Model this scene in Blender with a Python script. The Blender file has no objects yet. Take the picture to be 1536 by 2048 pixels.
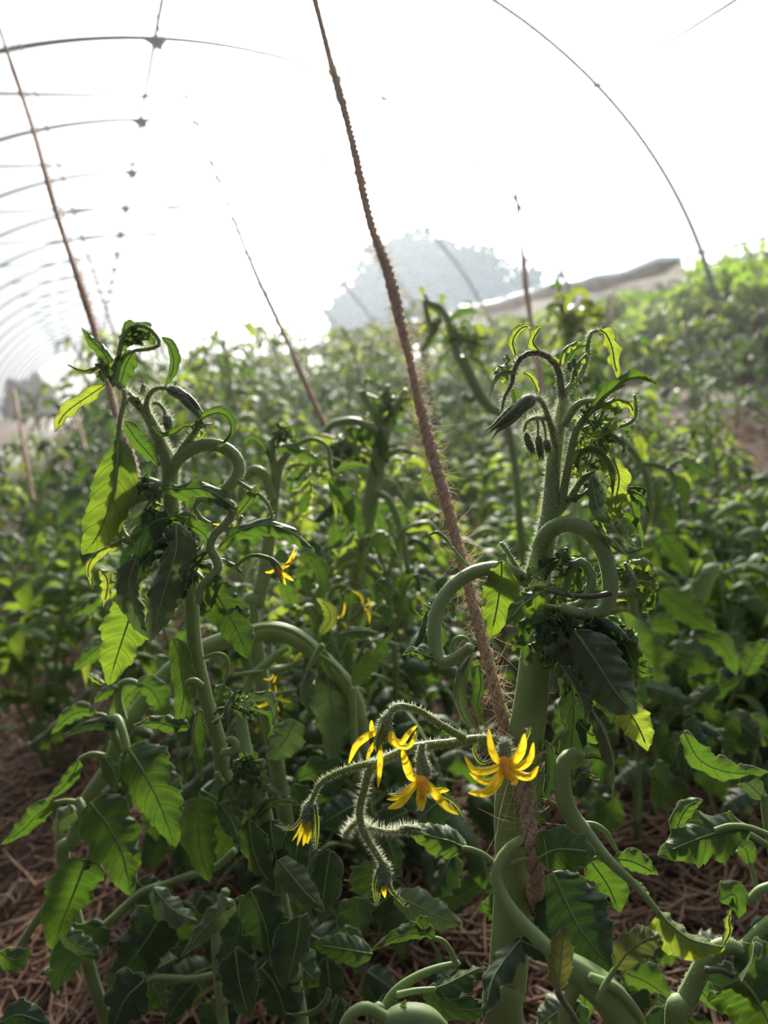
import bpy, math, random
import numpy as np
from mathutils import Matrix, Vector
R = random.Random(7)
NR = np.random.RandomState(7)

# ------------------------------------------------------------------ camera
FPX = 1400.0
CAM = np.array([0.0, 0.0, 0.5])
v1 = np.array([180 - 768, 804 - 1024, FPX]); v1 /= np.linalg.norm(v1)
up = np.cross(v1, np.array([1, -0.128, 0.0])); up /= np.linalg.norm(up)
if up[1] > 0: up = -up
xa = np.cross(v1, up)
if xa[0] < 0: xa = -xa
W2C = np.array([xa, v1, up])            # rows: world X, Y, Z in image axes (x right, y down, z forward)


def ray(x, y):
    return W2C @ np.array([(x - 768) / FPX, (y - 1024) / FPX, 1.0])


def P(x, y, d):
    return CAM + ray(x, y) * d


sc = bpy.context.scene
cd = bpy.data.cameras.new('camera'); cam = bpy.data.objects.new('camera', cd)
sc.collection.objects.link(cam); sc.camera = cam
right = W2C @ np.array([1, 0, 0]); upv = W2C @ np.array([0, -1, 0]); back = W2C @ np.array([0, 0, -1])
cam.matrix_world = Matrix(((right[0], upv[0], back[0], CAM[0]), (right[1], upv[1], back[1], CAM[1]),
                           (right[2], upv[2], back[2], CAM[2]), (0, 0, 0, 1)))
cd.sensor_fit = 'HORIZONTAL'; cd.sensor_width = 36; cd.lens = FPX / 1536 * 36
cd.clip_start = 0.01; cd.clip_end = 300
cd.dof.use_dof = True; cd.dof.focus_distance = 0.275; cd.dof.aperture_fstop = 12

# ------------------------------------------------------------------ light, sky, exposure
SUNP = ray(840, 90); SUND = SUNP / np.linalg.norm(SUNP)
sl = bpy.data.lights.new('sun', 'SUN'); so = bpy.data.objects.new('sun', sl); sc.collection.objects.link(so)
so.rotation_euler = Vector(-SUND).to_track_quat('-Z', 'Y').to_euler()
sl.energy = 11.5; sl.angle = math.radians(5); sl.color = (1.0, 0.93, 0.78)
sc.view_settings.view_transform = 'Standard'; sc.view_settings.look = 'None'
sc.view_settings.gamma = 1; sc.view_settings.use_curve_mapping = False
sc.view_settings.exposure = 0.0
sc.cycles.max_bounces = 7; sc.cycles.transparent_max_bounces = 12
sc.cycles.diffuse_bounces = 4; sc.cycles.transmission_bounces = 5; sc.cycles.glossy_bounces = 2
sc.cycles.use_denoising = True
try: sc.cycles.denoiser = 'OPENIMAGEDENOISE'
except Exception: pass
sc.cycles.sample_clamp_indirect = 4

w = bpy.data.worlds.new('sky'); sc.world = w; w.use_nodes = True
nt = w.node_tree; nt.nodes.clear()


class NG:
    """small helper to write node graphs as expressions"""
    def __init__(s, nt): s.nt = nt
    def n(s, typ, ins=None, **kw):
        nd = s.nt.nodes.new(typ)
        for k, v in kw.items(): setattr(nd, k, v)
        for k, v in (ins or {}).items():
            if isinstance(v, bpy.types.NodeSocket): s.nt.links.new(v, nd.inputs[k])
            else: nd.inputs[k].default_value = v
        return nd
    def m(s, op, a, b=0.0, c=0.0, clamp=False):
        nd = s.n('ShaderNodeMath', {0: a, 1: b, 2: c}, operation=op, use_clamp=clamp); return nd.outputs[0]
    def mix(s, f, a, b):
        nd = s.n('ShaderNodeMix', data_type='RGBA')
        for k, v in ((0, f), (6, a), (7, b)):
            if isinstance(v, bpy.types.NodeSocket): s.nt.links.new(v, nd.inputs[k])
            else: nd.inputs[k].default_value = v
        return nd.outputs[2]
    def ss(s, x, lo, hi):
        nd = s.n('ShaderNodeMapRange', {0: x, 1: lo, 2: hi, 3: 0.0, 4: 1.0}, interpolation_type='SMOOTHSTEP')
        return nd.outputs[0]


g = NG(nt)
tc = g.n('ShaderNodeTexCoord')
dp = g.n('ShaderNodeVectorMath', {0: tc.outputs['Generated'], 1: tuple(SUND)}, operation='DOT_PRODUCT').outputs['Value']
dpos = g.m('MAXIMUM', dp, 0.0)
s1 = g.m('MULTIPLY', g.ss(dp, -0.1, 0.93), 0.95)
s2 = g.m('MULTIPLY', g.m('POWER', dpos, 21.0), 15.0)
st = g.m('ADD', g.m('ADD', 0.07, s1), s2)
colr = g.mix(g.m('POWER', dpos, 4.0), (0.92, 0.95, 1.0, 1), (1.0, 0.98, 0.93, 1))
bg = g.n('ShaderNodeBackground', {0: colr, 1: st})
g.nt.links.new(bg.outputs[0], g.n('ShaderNodeOutputWorld').inputs[0])

# ------------------------------------------------------------------ materials
def mat(name):
    m = bpy.data.materials.new(name); m.use_nodes = True; m.node_tree.nodes.clear()
    return m, NG(m.node_tree)


def out(g, sh, disp=None):
    o = g.n('ShaderNodeOutputMaterial'); g.nt.links.new(sh, o.inputs[0])


def rgb(c): return (c[0], c[1], c[2], 1)


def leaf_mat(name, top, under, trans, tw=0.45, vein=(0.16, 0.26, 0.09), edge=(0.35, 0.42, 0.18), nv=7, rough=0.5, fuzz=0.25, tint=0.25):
    m, g = mat(name)
    uv = g.n('ShaderNodeUVMap').outputs[0]
    sp = g.n('ShaderNodeSeparateXYZ', {0: uv}); u, v = sp.outputs[0], sp.outputs[1]
    a = g.m('MULTIPLY', g.m('ABSOLUTE', g.m('SUBTRACT', v, 0.5)), 2.0)
    t = g.m('MULTIPLY', g.m('SUBTRACT', u, g.m('MULTIPLY', g.m('POWER', a, 1.2), 0.14)), nv)
    fr = g.m('ABSOLUTE', g.m('SUBTRACT', g.m('FRACT', t), 0.5))
    side = g.m('SUBTRACT', 1.0, g.ss(fr, 0.015, 0.075))
    mid = g.m('SUBTRACT', 1.0, g.ss(a, 0.012, 0.045))
    vm = g.m('MAXIMUM', g.m('MULTIPLY', side, 0.6), mid)
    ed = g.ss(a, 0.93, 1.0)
    oi = g.n('ShaderNodeObjectInfo').outputs['Random']
    tc = g.n('ShaderNodeTexCoord').outputs['Object']
    nz = g.n('ShaderNodeTexNoise', {'Vector': tc, 'Scale': 60.0, 'Detail': 3.0}).outputs[0]
    blot = g.ss(nz, 0.3, 0.7)
    geo = g.n('ShaderNodeNewGeometry').outputs['Backfacing']
    base = g.mix(geo, rgb(top), rgb(under))
    base = g.mix(g.m('MULTIPLY', blot, 0.35), base, rgb([c * 1.6 for c in top]))
    base = g.mix(g.m('MULTIPLY', oi, tint), base, rgb((top[0] * 2.2, top[1] * 1.5, top[2] * .8)))
    base = g.mix(g.m('MULTIPLY', vm, 0.35), base, rgb(vein))
    base = g.mix(g.m('MULTIPLY', ed, 0.6), base, rgb(edge))  # paler margin: leaf down and its backlit rim glow put into the colour
    tr = g.mix(g.m('MULTIPLY', blot, 0.4), rgb(trans), rgb((trans[0] * 1.5, trans[1] * 1.1, trans[2])))
    tr = g.mix(g.m('MULTIPLY', vm, 0.85), tr, rgb((trans[0] * .25, trans[1] * .3, trans[2] * .4)))
    vo = g.n('ShaderNodeTexVoronoi', {'Vector': tc, 'Scale': 420.0}).outputs[0]
    hgt = g.m('ADD', g.m('MULTIPLY', vm, -0.8), g.m('MULTIPLY', vo, 0.35))
    bp = g.n('ShaderNodeBump', {'Strength': 0.45, 'Distance': 0.0007, 'Height': hgt}).outputs[0]
    pr = g.n('ShaderNodeBsdfPrincipled', {'Base Color': base, 'Roughness': rough, 'Normal': bp, 'Specular IOR Level': 0.35,
                                          'Sheen Weight': fuzz, 'Sheen Roughness': 0.4, 'Sheen Tint': (0.85, 0.95, 0.7, 1)})
    tl = g.n('ShaderNodeBsdfTranslucent', {'Color': tr, 'Normal': bp})
    mx = g.n('ShaderNodeMixShader', {0: tw, 1: pr.outputs[0], 2: tl.outputs[0]})
    out(g, mx.outputs[0]); return m


M = {}
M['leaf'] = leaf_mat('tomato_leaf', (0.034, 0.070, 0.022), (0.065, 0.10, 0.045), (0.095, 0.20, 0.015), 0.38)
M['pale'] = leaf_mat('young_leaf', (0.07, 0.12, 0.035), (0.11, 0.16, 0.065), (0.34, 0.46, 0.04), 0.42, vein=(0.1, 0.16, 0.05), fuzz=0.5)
M['lit'] = leaf_mat('backlit_leaf', (0.05, 0.095, 0.028), (0.085, 0.13, 0.05), (0.20, 0.34, 0.022), 0.42)  # brighter leaf copy: light from behind put into its colour
M['dark'] = leaf_mat('shaded_leaf', (0.024, 0.050, 0.022), (0.045, 0.07, 0.038), (0.04, 0.10, 0.015), 0.22)  # darker leaf copy: shade low among the plants put into its colour
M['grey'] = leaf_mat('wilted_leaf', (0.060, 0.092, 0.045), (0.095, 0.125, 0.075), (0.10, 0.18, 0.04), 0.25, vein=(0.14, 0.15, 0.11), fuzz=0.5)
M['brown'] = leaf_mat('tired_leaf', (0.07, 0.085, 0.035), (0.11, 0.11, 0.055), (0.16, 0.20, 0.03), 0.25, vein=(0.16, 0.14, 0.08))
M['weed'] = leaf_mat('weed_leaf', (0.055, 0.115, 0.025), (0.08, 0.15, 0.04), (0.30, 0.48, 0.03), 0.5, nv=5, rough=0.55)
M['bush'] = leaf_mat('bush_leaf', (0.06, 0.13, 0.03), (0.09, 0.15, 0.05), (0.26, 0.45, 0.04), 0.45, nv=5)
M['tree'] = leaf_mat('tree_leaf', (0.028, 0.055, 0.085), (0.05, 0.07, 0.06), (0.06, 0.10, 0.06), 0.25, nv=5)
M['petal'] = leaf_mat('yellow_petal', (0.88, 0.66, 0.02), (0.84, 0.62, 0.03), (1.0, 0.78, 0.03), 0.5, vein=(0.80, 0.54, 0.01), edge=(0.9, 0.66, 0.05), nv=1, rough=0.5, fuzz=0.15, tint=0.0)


def stem_mat(name, c1, c2, blotch=(0.10, 0.07, 0.07), ba=0.25, tr=0.12, scale=90):
    m, g = mat(name)
    tc = g.n('ShaderNodeTexCoord').outputs['Object']
    n1 = g.n('ShaderNodeTexNoise', {'Vector': tc, 'Scale': scale, 'Detail': 4.0}).outputs[0]
    n2 = g.n('ShaderNodeTexNoise', {'Vector': tc, 'Scale': 14.0, 'Detail': 2.0}).outputs[0]
    c = g.mix(g.ss(n1, 0.3, 0.7), rgb(c1), rgb(c2))
    c = g.mix(g.m('MULTIPLY', g.ss(n2, 0.58, 0.75), ba), c, rgb(blotch))
    bp = g.n('ShaderNodeBump', {'Strength': 0.25, 'Distance': 0.0006, 'Height': n1}).outputs[0]
    pr = g.n('ShaderNodeBsdfPrincipled', {'Base Color': c, 'Roughness': 0.5, 'Normal': bp, 'Sheen Weight': 0.22,
                                          'Sheen Roughness': 0.35, 'Sheen Tint': (0.9, 1.0, 0.75, 1), 'Specular IOR Level': 0.3,
                                          'Subsurface Weight': tr, 'Subsurface Radius': (0.4, 0.8, 0.1), 'Subsurface Scale': 0.004})
    out(g, pr.outputs[0]); return m


M['stem'] = stem_mat('green_stem', (0.19, 0.26, 0.095), (0.24, 0.32, 0.125))
M['stemp'] = stem_mat('purple_stem', (0.13, 0.13, 0.08), (0.10, 0.09, 0.08), ba=0.6)
M['truss'] = stem_mat('fuzzy_stalk', (0.15, 0.21, 0.055), (0.20, 0.26, 0.08), ba=0.1)
M['bud'] = stem_mat('fuzzy_bud', (0.10, 0.15, 0.07), (0.14, 0.17, 0.10), blotch=(0.10, 0.09, 0.09), ba=0.5)
M['cone'] = stem_mat('orange_anther', (0.75, 0.30, 0.01), (0.60, 0.22, 0.01), blotch=(0.25, 0.08, 0.02), ba=0.6, tr=0.2, scale=200)
m, g = mat('plant_hair')
g1 = g.n('ShaderNodeBsdfDiffuse', {'Color': (0.85, 0.86, 0.72, 1)}); g2 = g.n('ShaderNodeBsdfTranslucent', {'Color': (0.95, 0.95, 0.82, 1)})
out(g, g.n('ShaderNodeMixShader', {0: 0.6, 1: g1.outputs[0], 2: g2.outputs[0]}).outputs[0]); M['hair'] = m


m, g = mat('downy_margin')
g1 = g.n('ShaderNodeBsdfDiffuse', {'Color': (0.40, 0.47, 0.26, 1)}); g2 = g.n('ShaderNodeBsdfTranslucent', {'Color': (0.62, 0.68, 0.36, 1)})
out(g, g.n('ShaderNodeMixShader', {0: 0.5, 1: g1.outputs[0], 2: g2.outputs[0]}).outputs[0]); M['rim'] = m


def simple(name, c, rough=0.6, c2=None, scale=20, bump=0.0, metal=0.0, tl=0.0):
    m, g = mat(name)
    tc = g.n('ShaderNodeTexCoord').outputs['Object']
    n1 = g.n('ShaderNodeTexNoise', {'Vector': tc, 'Scale': scale, 'Detail': 5.0}).outputs[0]
    col = g.mix(g.ss(n1, 0.3, 0.7), rgb(c), rgb(c2 or c))
    bp = g.n('ShaderNodeBump', {'Strength': bump, 'Distance': 0.002, 'Height': n1}).outputs[0]
    pr = g.n('ShaderNodeBsdfPrincipled', {'Base Color': col, 'Roughness': rough, 'Metallic': metal, 'Normal': bp})
    sh = pr.outputs[0]
    if tl:
        t2 = g.n('ShaderNodeBsdfTranslucent', {'Color': col})
        sh = g.n('ShaderNodeMixShader', {0: tl, 1: sh, 2: t2.outputs[0]}).outputs[0]
    out(g, sh); return m


M['jute'] = simple('jute_strand', (0.66, 0.46, 0.35), 0.85, (0.46, 0.30, 0.22), 900, 0.8, tl=0.3)
M['fibre'] = simple('jute_fibre', (0.80, 0.64, 0.46), 0.8, (0.9, 0.76, 0.58), 60, tl=0.5)
M['pipe'] = simple('galvanised_pipe', (0.07, 0.10, 0.14), 0.5, (0.11, 0.14, 0.18), 30, metal=0.2)
M['bracket'] = simple('bracket_steel', (0.12, 0.15, 0.18), 0.5, metal=0.6)
M['roll'] = simple('rolled_film', (0.62, 0.60, 0.60), 0.5, (0.46, 0.45, 0.46), 6, 0.4, tl=0.3)
M['straw'] = simple('straw', (0.46, 0.27, 0.17), 0.7, (0.22, 0.12, 0.08), 18, tl=0.1)
M['path'] = simple('path_gravel', (0.42, 0.38, 0.36), 0.9, (0.30, 0.27, 0.26), 12, 0.3)
M['bark'] = simple('bark', (0.06, 0.05, 0.045), 0.9, (0.10, 0.085, 0.07), 12, 0.5)
M['fruit'] = simple('unripe_skin', (0.14, 0.21, 0.07), 0.6, (0.20, 0.27, 0.10), 60, 0.05)
m, g = mat('straw_soil')
tc = g.n('ShaderNodeTexCoord').outputs['Object']
n1 = g.n('ShaderNodeTexNoise', {'Vector': tc, 'Scale': 45.0, 'Detail': 8.0, 'Distortion': 1.5}).outputs[0]
n2 = g.n('ShaderNodeTexNoise', {'Vector': tc, 'Scale': 3.0, 'Detail': 3.0}).outputs[0]
c = g.mix(g.ss(n1, 0.35, 0.68), (0.035, 0.020, 0.015, 1), (0.17, 0.095, 0.065, 1))
c = g.mix(g.ss(n2, 0.5, 0.7), c, (0.05, 0.06, 0.025, 1))
bp = g.n('ShaderNodeBump', {'Strength': 0.8, 'Distance': 0.01, 'Height': n1}).outputs[0]
out(g, g.n('ShaderNodeBsdfPrincipled', {'Base Color': c, 'Roughness': 0.95, 'Normal': bp}).outputs[0]); M['soil'] = m
m, g = mat('tunnel_film')
tp = g.n('ShaderNodeBsdfTransparent', {'Color': (0.97, 0.98, 1.0, 1)})
tl = g.n('ShaderNodeBsdfTranslucent', {'Color': (0.58, 0.76, 1.0, 1)})
out(g, g.n('ShaderNodeMixShader', {0: 0.17, 1: tp.outputs[0], 2: tl.outputs[0]}).outputs[0]); M['film'] = m

# ------------------------------------------------------------------ mesh building
COL = sc.collection


class MB:
    def __init__(s): s.v = []; s.f = []; s.uv = []; s.mi = []; s.n = 0
    def add(s, v, f, uv=None, mi=0):
        v = np.asarray(v, float).reshape(-1, 3); f = np.asarray(f, int)
        s.v.append(v); s.uv.append(np.zeros((len(v), 2)) if uv is None else np.asarray(uv, float))
        s.f.append(f + s.n); s.mi.append(np.full(len(f), mi)); s.n += len(v)
    def mesh(s, name, mats, base=(0, 0, 0), smooth=True):
        v = np.vstack(s.v) - np.array(base); uv = np.vstack(s.uv)
        counts = np.concatenate([np.full(len(f), f.shape[1]) for f in s.f])
        loops = np.concatenate([f.ravel() for f in s.f]); mi = np.concatenate(s.mi)
        me = bpy.data.meshes.new(name)
        me.vertices.add(len(v)); me.vertices.foreach_set('co', v.ravel().astype(np.float32))
        me.loops.add(len(loops)); me.loops.foreach_set('vertex_index', loops.astype(np.int32))
        me.polygons.add(len(counts))
        me.polygons.foreach_set('loop_start', np.concatenate([[0], np.cumsum(counts)[:-1]]).astype(np.int32))
        me.polygons.foreach_set('material_index', mi.astype(np.int32))
        ul = me.uv_layers.new(name='UVMap'); ul.data.foreach_set('uv', uv[loops].ravel().astype(np.float32))
        me.update(calc_edges=True); me.validate()
        me.polygons.foreach_set('use_smooth', np.full(len(me.polygons), smooth))
        for k in (mats if isinstance(mats, (list, tuple)) else [mats]): me.materials.append(M[k] if isinstance(k, str) else k)
        return me
    def build(s, name, mats, parent=None, base=(0, 0, 0), smooth=True):
        o = bpy.data.objects.new(name, s.mesh(name, mats, base, smooth)); COL.objects.link(o)
        if parent is not None: o.parent = parent
        return o


def tag(o, label=None, cat=None, group=None, kind=None):
    for k, v in (('label', label), ('category', cat), ('group', group), ('kind', kind)):
        if v: o[k] = v
    return o


def empty(name, loc=(0, 0, 0), rz=0.0):
    o = bpy.data.objects.new(name, None); COL.objects.link(o); o.location = loc; o.rotation_euler = (0, 0, rz)
    o.empty_display_size = 0.05; return o


def spline(c, n):
    c = np.asarray(c, float)
    if len(c) == 2: c = np.array([c[0], (c[0] + c[1]) / 2, c[1]])
    e = np.vstack([2 * c[0] - c[1], c, 2 * c[-1] - c[-2]])
    t = np.linspace(0, len(c) - 1, n); i = np.minimum(t.astype(int), len(c) - 2); f = (t - i)[:, None]
    a, b, d, h = e[i], e[i + 1], e[i + 2], e[i + 3]
    return 0.5 * (2 * b + (d - a) * f + (2 * a - 5 * b + 4 * d - h) * f ** 2 + (3 * b - a - 3 * d + h) * f ** 3)


def nrm(a): return a / np.maximum(np.linalg.norm(a, axis=-1, keepdims=True), 1e-12)


def tangents(p): return nrm(np.gradient(p, axis=0))


def frames(p):
    T = tangents(p); N = np.zeros_like(T)
    a = np.array([0, 0, 1.0]) if abs(T[0][2]) < 0.9 else np.array([1.0, 0, 0])
    n = nrm(np.cross(T[0], a)); N[0] = n
    for i in range(1, len(p)):
        n = n - T[i] * np.dot(n, T[i]); l = np.linalg.norm(n)
        n = n / l if l > 1e-9 else N[i - 1]; N[i] = n
    return T, N, np.cross(T, N)


def tube(mb, p, r, ns=10, mi=0, rib=0.0, nrib=5, caps=True):
    """p: dense points, r: radii"""
    T, N, B = frames(p); k = len(p)
    th = np.linspace(0, 2 * math.pi, ns, endpoint=False)
    rr = np.asarray(r, float).reshape(-1, 1) * (1 + rib * np.cos(nrib * th))[None, :]
    v = p[:, None, :] + rr[..., None] * (np.cos(th)[None, :, None] * N[:, None, :] + np.sin(th)[None, :, None] * B[:, None, :])
    i, j = np.meshgrid(np.arange(k - 1), np.arange(ns), indexing='ij')
    f = np.stack([i * ns + j, i * ns + (j + 1) % ns, (i + 1) * ns + (j + 1) % ns, (i + 1) * ns + j], -1).reshape(-1, 4)
    uv = np.stack(np.broadcast_arrays(np.linspace(0, 1, k)[:, None], np.full((1, ns), 0.3)), -1).reshape(-1, 2)
    mb.add(v.reshape(-1, 3), f, uv, mi)
    if caps:
        for q, s in ((0, -1), (k - 1, 1)):
            c = p[q] + T[q] * s * r[q] * 0.6
            vv = np.vstack([v[q], c[None]]); a = np.arange(ns); b = (a + 1) % ns
            ff = np.stack([a, b, np.full(ns, ns)] if s > 0 else [b, a, np.full(ns, ns)], -1)
            mb.add(vv, ff, np.full((ns + 1, 2), 0.3), mi)


def hairs(mb, p, r, n, L, hr=0.00008, spread=0.35, seed=0, t0=0.0, t1=1.0):
    """short straight plant hairs standing out of a tube"""
    rs = np.random.RandomState(seed); T, N, B = frames(p)
    t = (t0 + (t1 - t0) * rs.rand(n)) * (len(p) - 1.001); i = t.astype(int); f = (t - i)[:, None]
    c = p[i] * (1 - f) + p[i + 1] * f; rad = np.asarray(r)[i]
    th = rs.rand(n) * 2 * math.pi
    d = np.cos(th)[:, None] * N[i] + np.sin(th)[:, None] * B[i]
    root = c + d * (rad * 0.96)[:, None]
    dd = nrm(d + rs.randn(n, 3) * spread * 0.6 + T[i] * (rs.randn(n) * 0.25)[:, None])
    ln = L * (0.45 + 0.75 * rs.rand(n))[:, None]
    s1 = nrm(np.cross(dd, rs.randn(n, 3))); s2 = np.cross(dd, s1)
    v = np.stack([root + s1 * hr, root + (-0.5 * s1 + .87 * s2) * hr, root + (-0.5 * s1 - .87 * s2) * hr, root + dd * ln], 1)
    b = np.arange(n)[:, None] * 4
    f = np.concatenate([b + np.array([0, 1, 3]), b + np.array([1, 2, 3]), b + np.array([2, 0, 3])])
    mb.add(v.reshape(-1, 3), f)


def leafgeo(mb, ctrl, W, roll=0.0, twist=0.0, curl=0.6, teeth=9, tooth=0.16, lobe=0.12, wave=0.05, fold=0.1,
            seed=0, nu=64, nv=12, face='cam', p=0.75, q=0.75, mi=0, tipw=0.0):
    rs = np.random.RandomState(seed)
    c = spline(ctrl, nu + 1); T = tangents(c); u = np.linspace(0, 1, nu + 1)
    n0 = nrm(CAM - c) if face == 'cam' else np.tile(np.array(face, float), (nu + 1, 1))
    N = n0 - T * np.sum(n0 * T, 1, keepdims=True)
    ln = np.linalg.norm(N, axis=1)
    last = None
    for i in range(nu + 1):
        if ln[i] < 0.15:
            N[i] = last if last is not None else np.cross(T[i], [1, 0.3, 0.2])
        N[i] /= np.linalg.norm(N[i])
        if last is not None and np.dot(last, N[i]) < 0: N[i] = -N[i]
        if last is not None:
            N[i] = last * 0.75 + N[i] * 0.25; N[i] -= T[i] * np.dot(N[i], T[i]); N[i] /= np.linalg.norm(N[i])
        last = N[i]
    B = np.cross(T, N); a = (roll + twist * u)[:, None]
    N, B = N * np.cos(a) + B * np.sin(a), B * np.cos(a) - N * np.sin(a)
    w = 0.5 * W * (np.sin(math.pi * np.clip(u, 0, 1) ** p) ** q + tipw * u * (1 - u)); w = np.maximum(w, W * 0.012)
    v = np.linspace(-1, 1, nv + 1); V = np.zeros((nu + 1, nv + 1, 3))
    for sgn in (0, 1):
        idx = np.where(v < 0)[0] if sgn == 0 else np.where(v >= 0)[0]
        ph, ph2, ph3 = rs.rand(3)
        s = np.mod(teeth * u + ph, 1.0)
        ww = w * (1 - tooth * (1 - s)) * (1 - lobe * (0.5 + 0.5 * np.cos(2 * math.pi * (3.2 * u + ph2))))
        for j in idx:
            av = abs(v[j]); wj = w * (1 - av ** 2) + ww * av ** 2
            x = v[j] * wj; ang = curl * v[j]
            lat = wj * (math.sin(ang) / curl if abs(curl) > 1e-3 else v[j])
            dep = -wj * ((1 - math.cos(ang)) / curl if abs(curl) > 1e-3 else 0) - fold * av * wj
            dep = dep + wave * W * av ** 2 * np.sin(2 * math.pi * ((3.1 + ph3) * u + ph)) + 0.35 * wave * W * av ** 3 * np.sin(2 * math.pi * ((7.3 + ph3) * u + ph2))
            dep = dep + 0.022 * W * np.sin(2 * math.pi * 7 * (u - 0.14 * av ** 1.2)) * av * (1 - av) * 4 * np.sin(math.pi * u)
            V[:, j] = c + B * lat[:, None] + N * dep[:, None] + T * (0.22 * av * av * wj * np.sin(math.pi * u))[:, None]
    i, j = np.meshgrid(np.arange(nu), np.arange(nv), indexing='ij'); k = nv + 1
    f = np.stack([i * k + j, (i + 1) * k + j, (i + 1) * k + j + 1, i * k + j + 1], -1).reshape(-1, 4)
    uv = np.stack(np.broadcast_arrays(u[:, None], (v * 0.5 + 0.5)[None, :]), -1).reshape(-1, 2)
    mb.add(V.reshape(-1, 3), f, uv, mi)
    return V


# ------------------------------------------------------------------ tunnel
CX, A, B_ = 1.0, 3.9, 3.17        # hoop centre, half width, height (semi ellipse standing on the ground)
HY = [4.4 + 1.7 * k for k in range(-4, 19)]


def hoop_pt(th, y, k=1.0): return np.array([CX - A * k * math.cos(th), y, B_ * k * math.sin(th) - 0.02])


def ell(name, box, mt, kind='structure'):
    mb = MB(); x0, x1, y0, y1, z0, z1 = box
    v = [(x, y, z) for x in (x0, x1) for y in (y0, y1) for z in (z0, z1)]
    mb.add(v, [(0, 1, 3, 2), (4, 6, 7, 5), (0, 4, 5, 1), (2, 3, 7, 6), (0, 2, 6, 4), (1, 5, 7, 3)])
    o = mb.build(name, mt, smooth=False); tag(o, kind=kind); return o


# ground with gentle unevenness
gx = np.linspace(-30, 60, 91); gy = np.linspace(-6, 90, 97)
GX, GY = np.meshgrid(gx, gy, indexing='ij'); GZ = np.where((GX > 7), 0.02 * (GX - 7) ** 1.0, 0) * 1.0
mb = MB(); n1, n2 = GX.shape; i, j = np.meshgrid(np.arange(n1 - 1), np.arange(n2 - 1), indexing='ij')
mb.add(np.stack([GX, GY, GZ], -1).reshape(-1, 3), np.stack([i * n2 + j, (i + 1) * n2 + j, (i + 1) * n2 + j + 1, i * n2 + j + 1], -1).reshape(-1, 4))
tag(mb.build('ground', 'soil'), kind='structure')
ell('path', (-1.2, -0.72, 7.0, 34, -0.02, 0.012), 'path')

# film over the hoops: left side to the ground, right side rolled up
th0, th1 = 0.12, math.pi - 0.335
mb = MB(); ths = np.linspace(th0, th1, 60); ys = np.linspace(-3, 36, 79)
V = np.array([[hoop_pt(t, y, 1.008) + np.array([0, 0, 0.0]) - (0.035 * math.sin(math.pi * (((y - HY[0]) / 1.7) % 1))) * np.array([-math.cos(t), 0, math.sin(t)]) for y in ys] for t in ths])
i, j = np.meshgrid(np.arange(59), np.arange(78), indexing='ij'); k = 79
mb.add(V.reshape(-1, 3), np.stack([i * k + j, (i + 1) * k + j, (i + 1) * k + j + 1, i * k + j + 1], -1).reshape(-1, 4))
tag(mb.build('tunnel_film', 'film'), 'clear plastic film stretched over the hoops of the growing tunnel', 'plastic film')

hoop = None
for q, y in enumerate(HY):
    if hoop is None:
        hoop = empty('tunnel_hoop', (CX, y, 0))
        mb = MB(); p = np.array([hoop_pt(t, 0) for t in np.linspace(0, math.pi, 80)]); tube(mb, p, np.full(80, 0.021), 10)
        mb.build('hoop_pipe', 'pipe', hoop, (CX, 0, 0))
        mb = MB()
        zt = 2.74; xt = A * math.sqrt(1 - (zt / B_) ** 2)
        tube(mb, spline([(CX - xt, 0, zt), (CX, 0, zt), (CX + xt, 0, zt)], 12), np.full(12, 0.015), 8)
        mb.build('cross_tie', 'pipe', hoop, (CX, 0, 0))
        mb = MB()                       # triangular gusset hanging at the crown
        v = [(-.11, -.012, 3.14), (.07, -.012, 3.14), (.03, -.012, 3.05), (-.11, .012, 3.14), (.07, .012, 3.14), (.03, .012, 3.05)]
        mb.add(v, [(0, 1, 2), (3, 5, 4)]); mb.add(v, [(0, 3, 4, 1), (1, 4, 5, 2), (2, 5, 3, 0)])
        mb.build('crown_bracket', 'bracket', hoop, smooth=False)
        kids = list(hoop.children); r = hoop
    else:
        r = hoop.copy(); COL.objects.link(r); r.location = (CX, y, 0)
        for ch in kids:
            c_ = ch.copy(); COL.objects.link(c_); c_.parent = r
    if abs(y - 4.4) < .01: tag(r, 'grey tunnel hoop whose leg stands at the right edge of the photo', 'hoop', 'hoops of the tunnel')
    elif abs(y - 6.1) < .01: tag(r, 'topmost grey tunnel hoop arching across the upper left sky', 'hoop', 'hoops of the tunnel')
    elif abs(y - 7.8) < .01: tag(r, 'second grey tunnel hoop from the top, at upper left', 'hoop', 'hoops of the tunnel')
    elif abs(y - 9.5) < .01: tag(r, 'third grey tunnel hoop from the top, at upper left', 'hoop', 'hoops of the tunnel')
    else: tag(r, 'thin grey tunnel hoop receding towards the far end of the tunnel', 'hoop', 'far hoops of the tunnel')


def rail(name, x, z, r, y0, y1, label, cat='rail'):
    mb = MB(); p = np.array([(x, y, z - 0.01 * math.sin(math.pi * (y - HY[0]) / 1.7) ** 2) for y in np.linspace(y0, y1, 120)])
    tube(mb, p, np.full(120, r), 8); return tag(mb.build(name, 'pipe'), label, cat)


rail('ridge_rail', CX, B_ + 0.0, 0.022, -2.4, 35, 'long ridge pipe running along the crown of the tunnel hoops')
zr = B_ * math.sqrt(1 - (2.75 / A) ** 2)
rail('roof_rail', CX + 2.75, zr, 0.016, -2.4, 35, 'roof pipe along the upper right side of the tunnel')
rail('side_rail', CX + 3.74, 1.06, 0.014, -2.4, 5.0, 'side pipe joining the hoop leg at the right edge of the photo')
rail('lower_side_rail', CX + 3.82, 0.96, 0.010, 1.0, 4.5, 'thin pipe just under the side pipe at the right edge')
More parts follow.
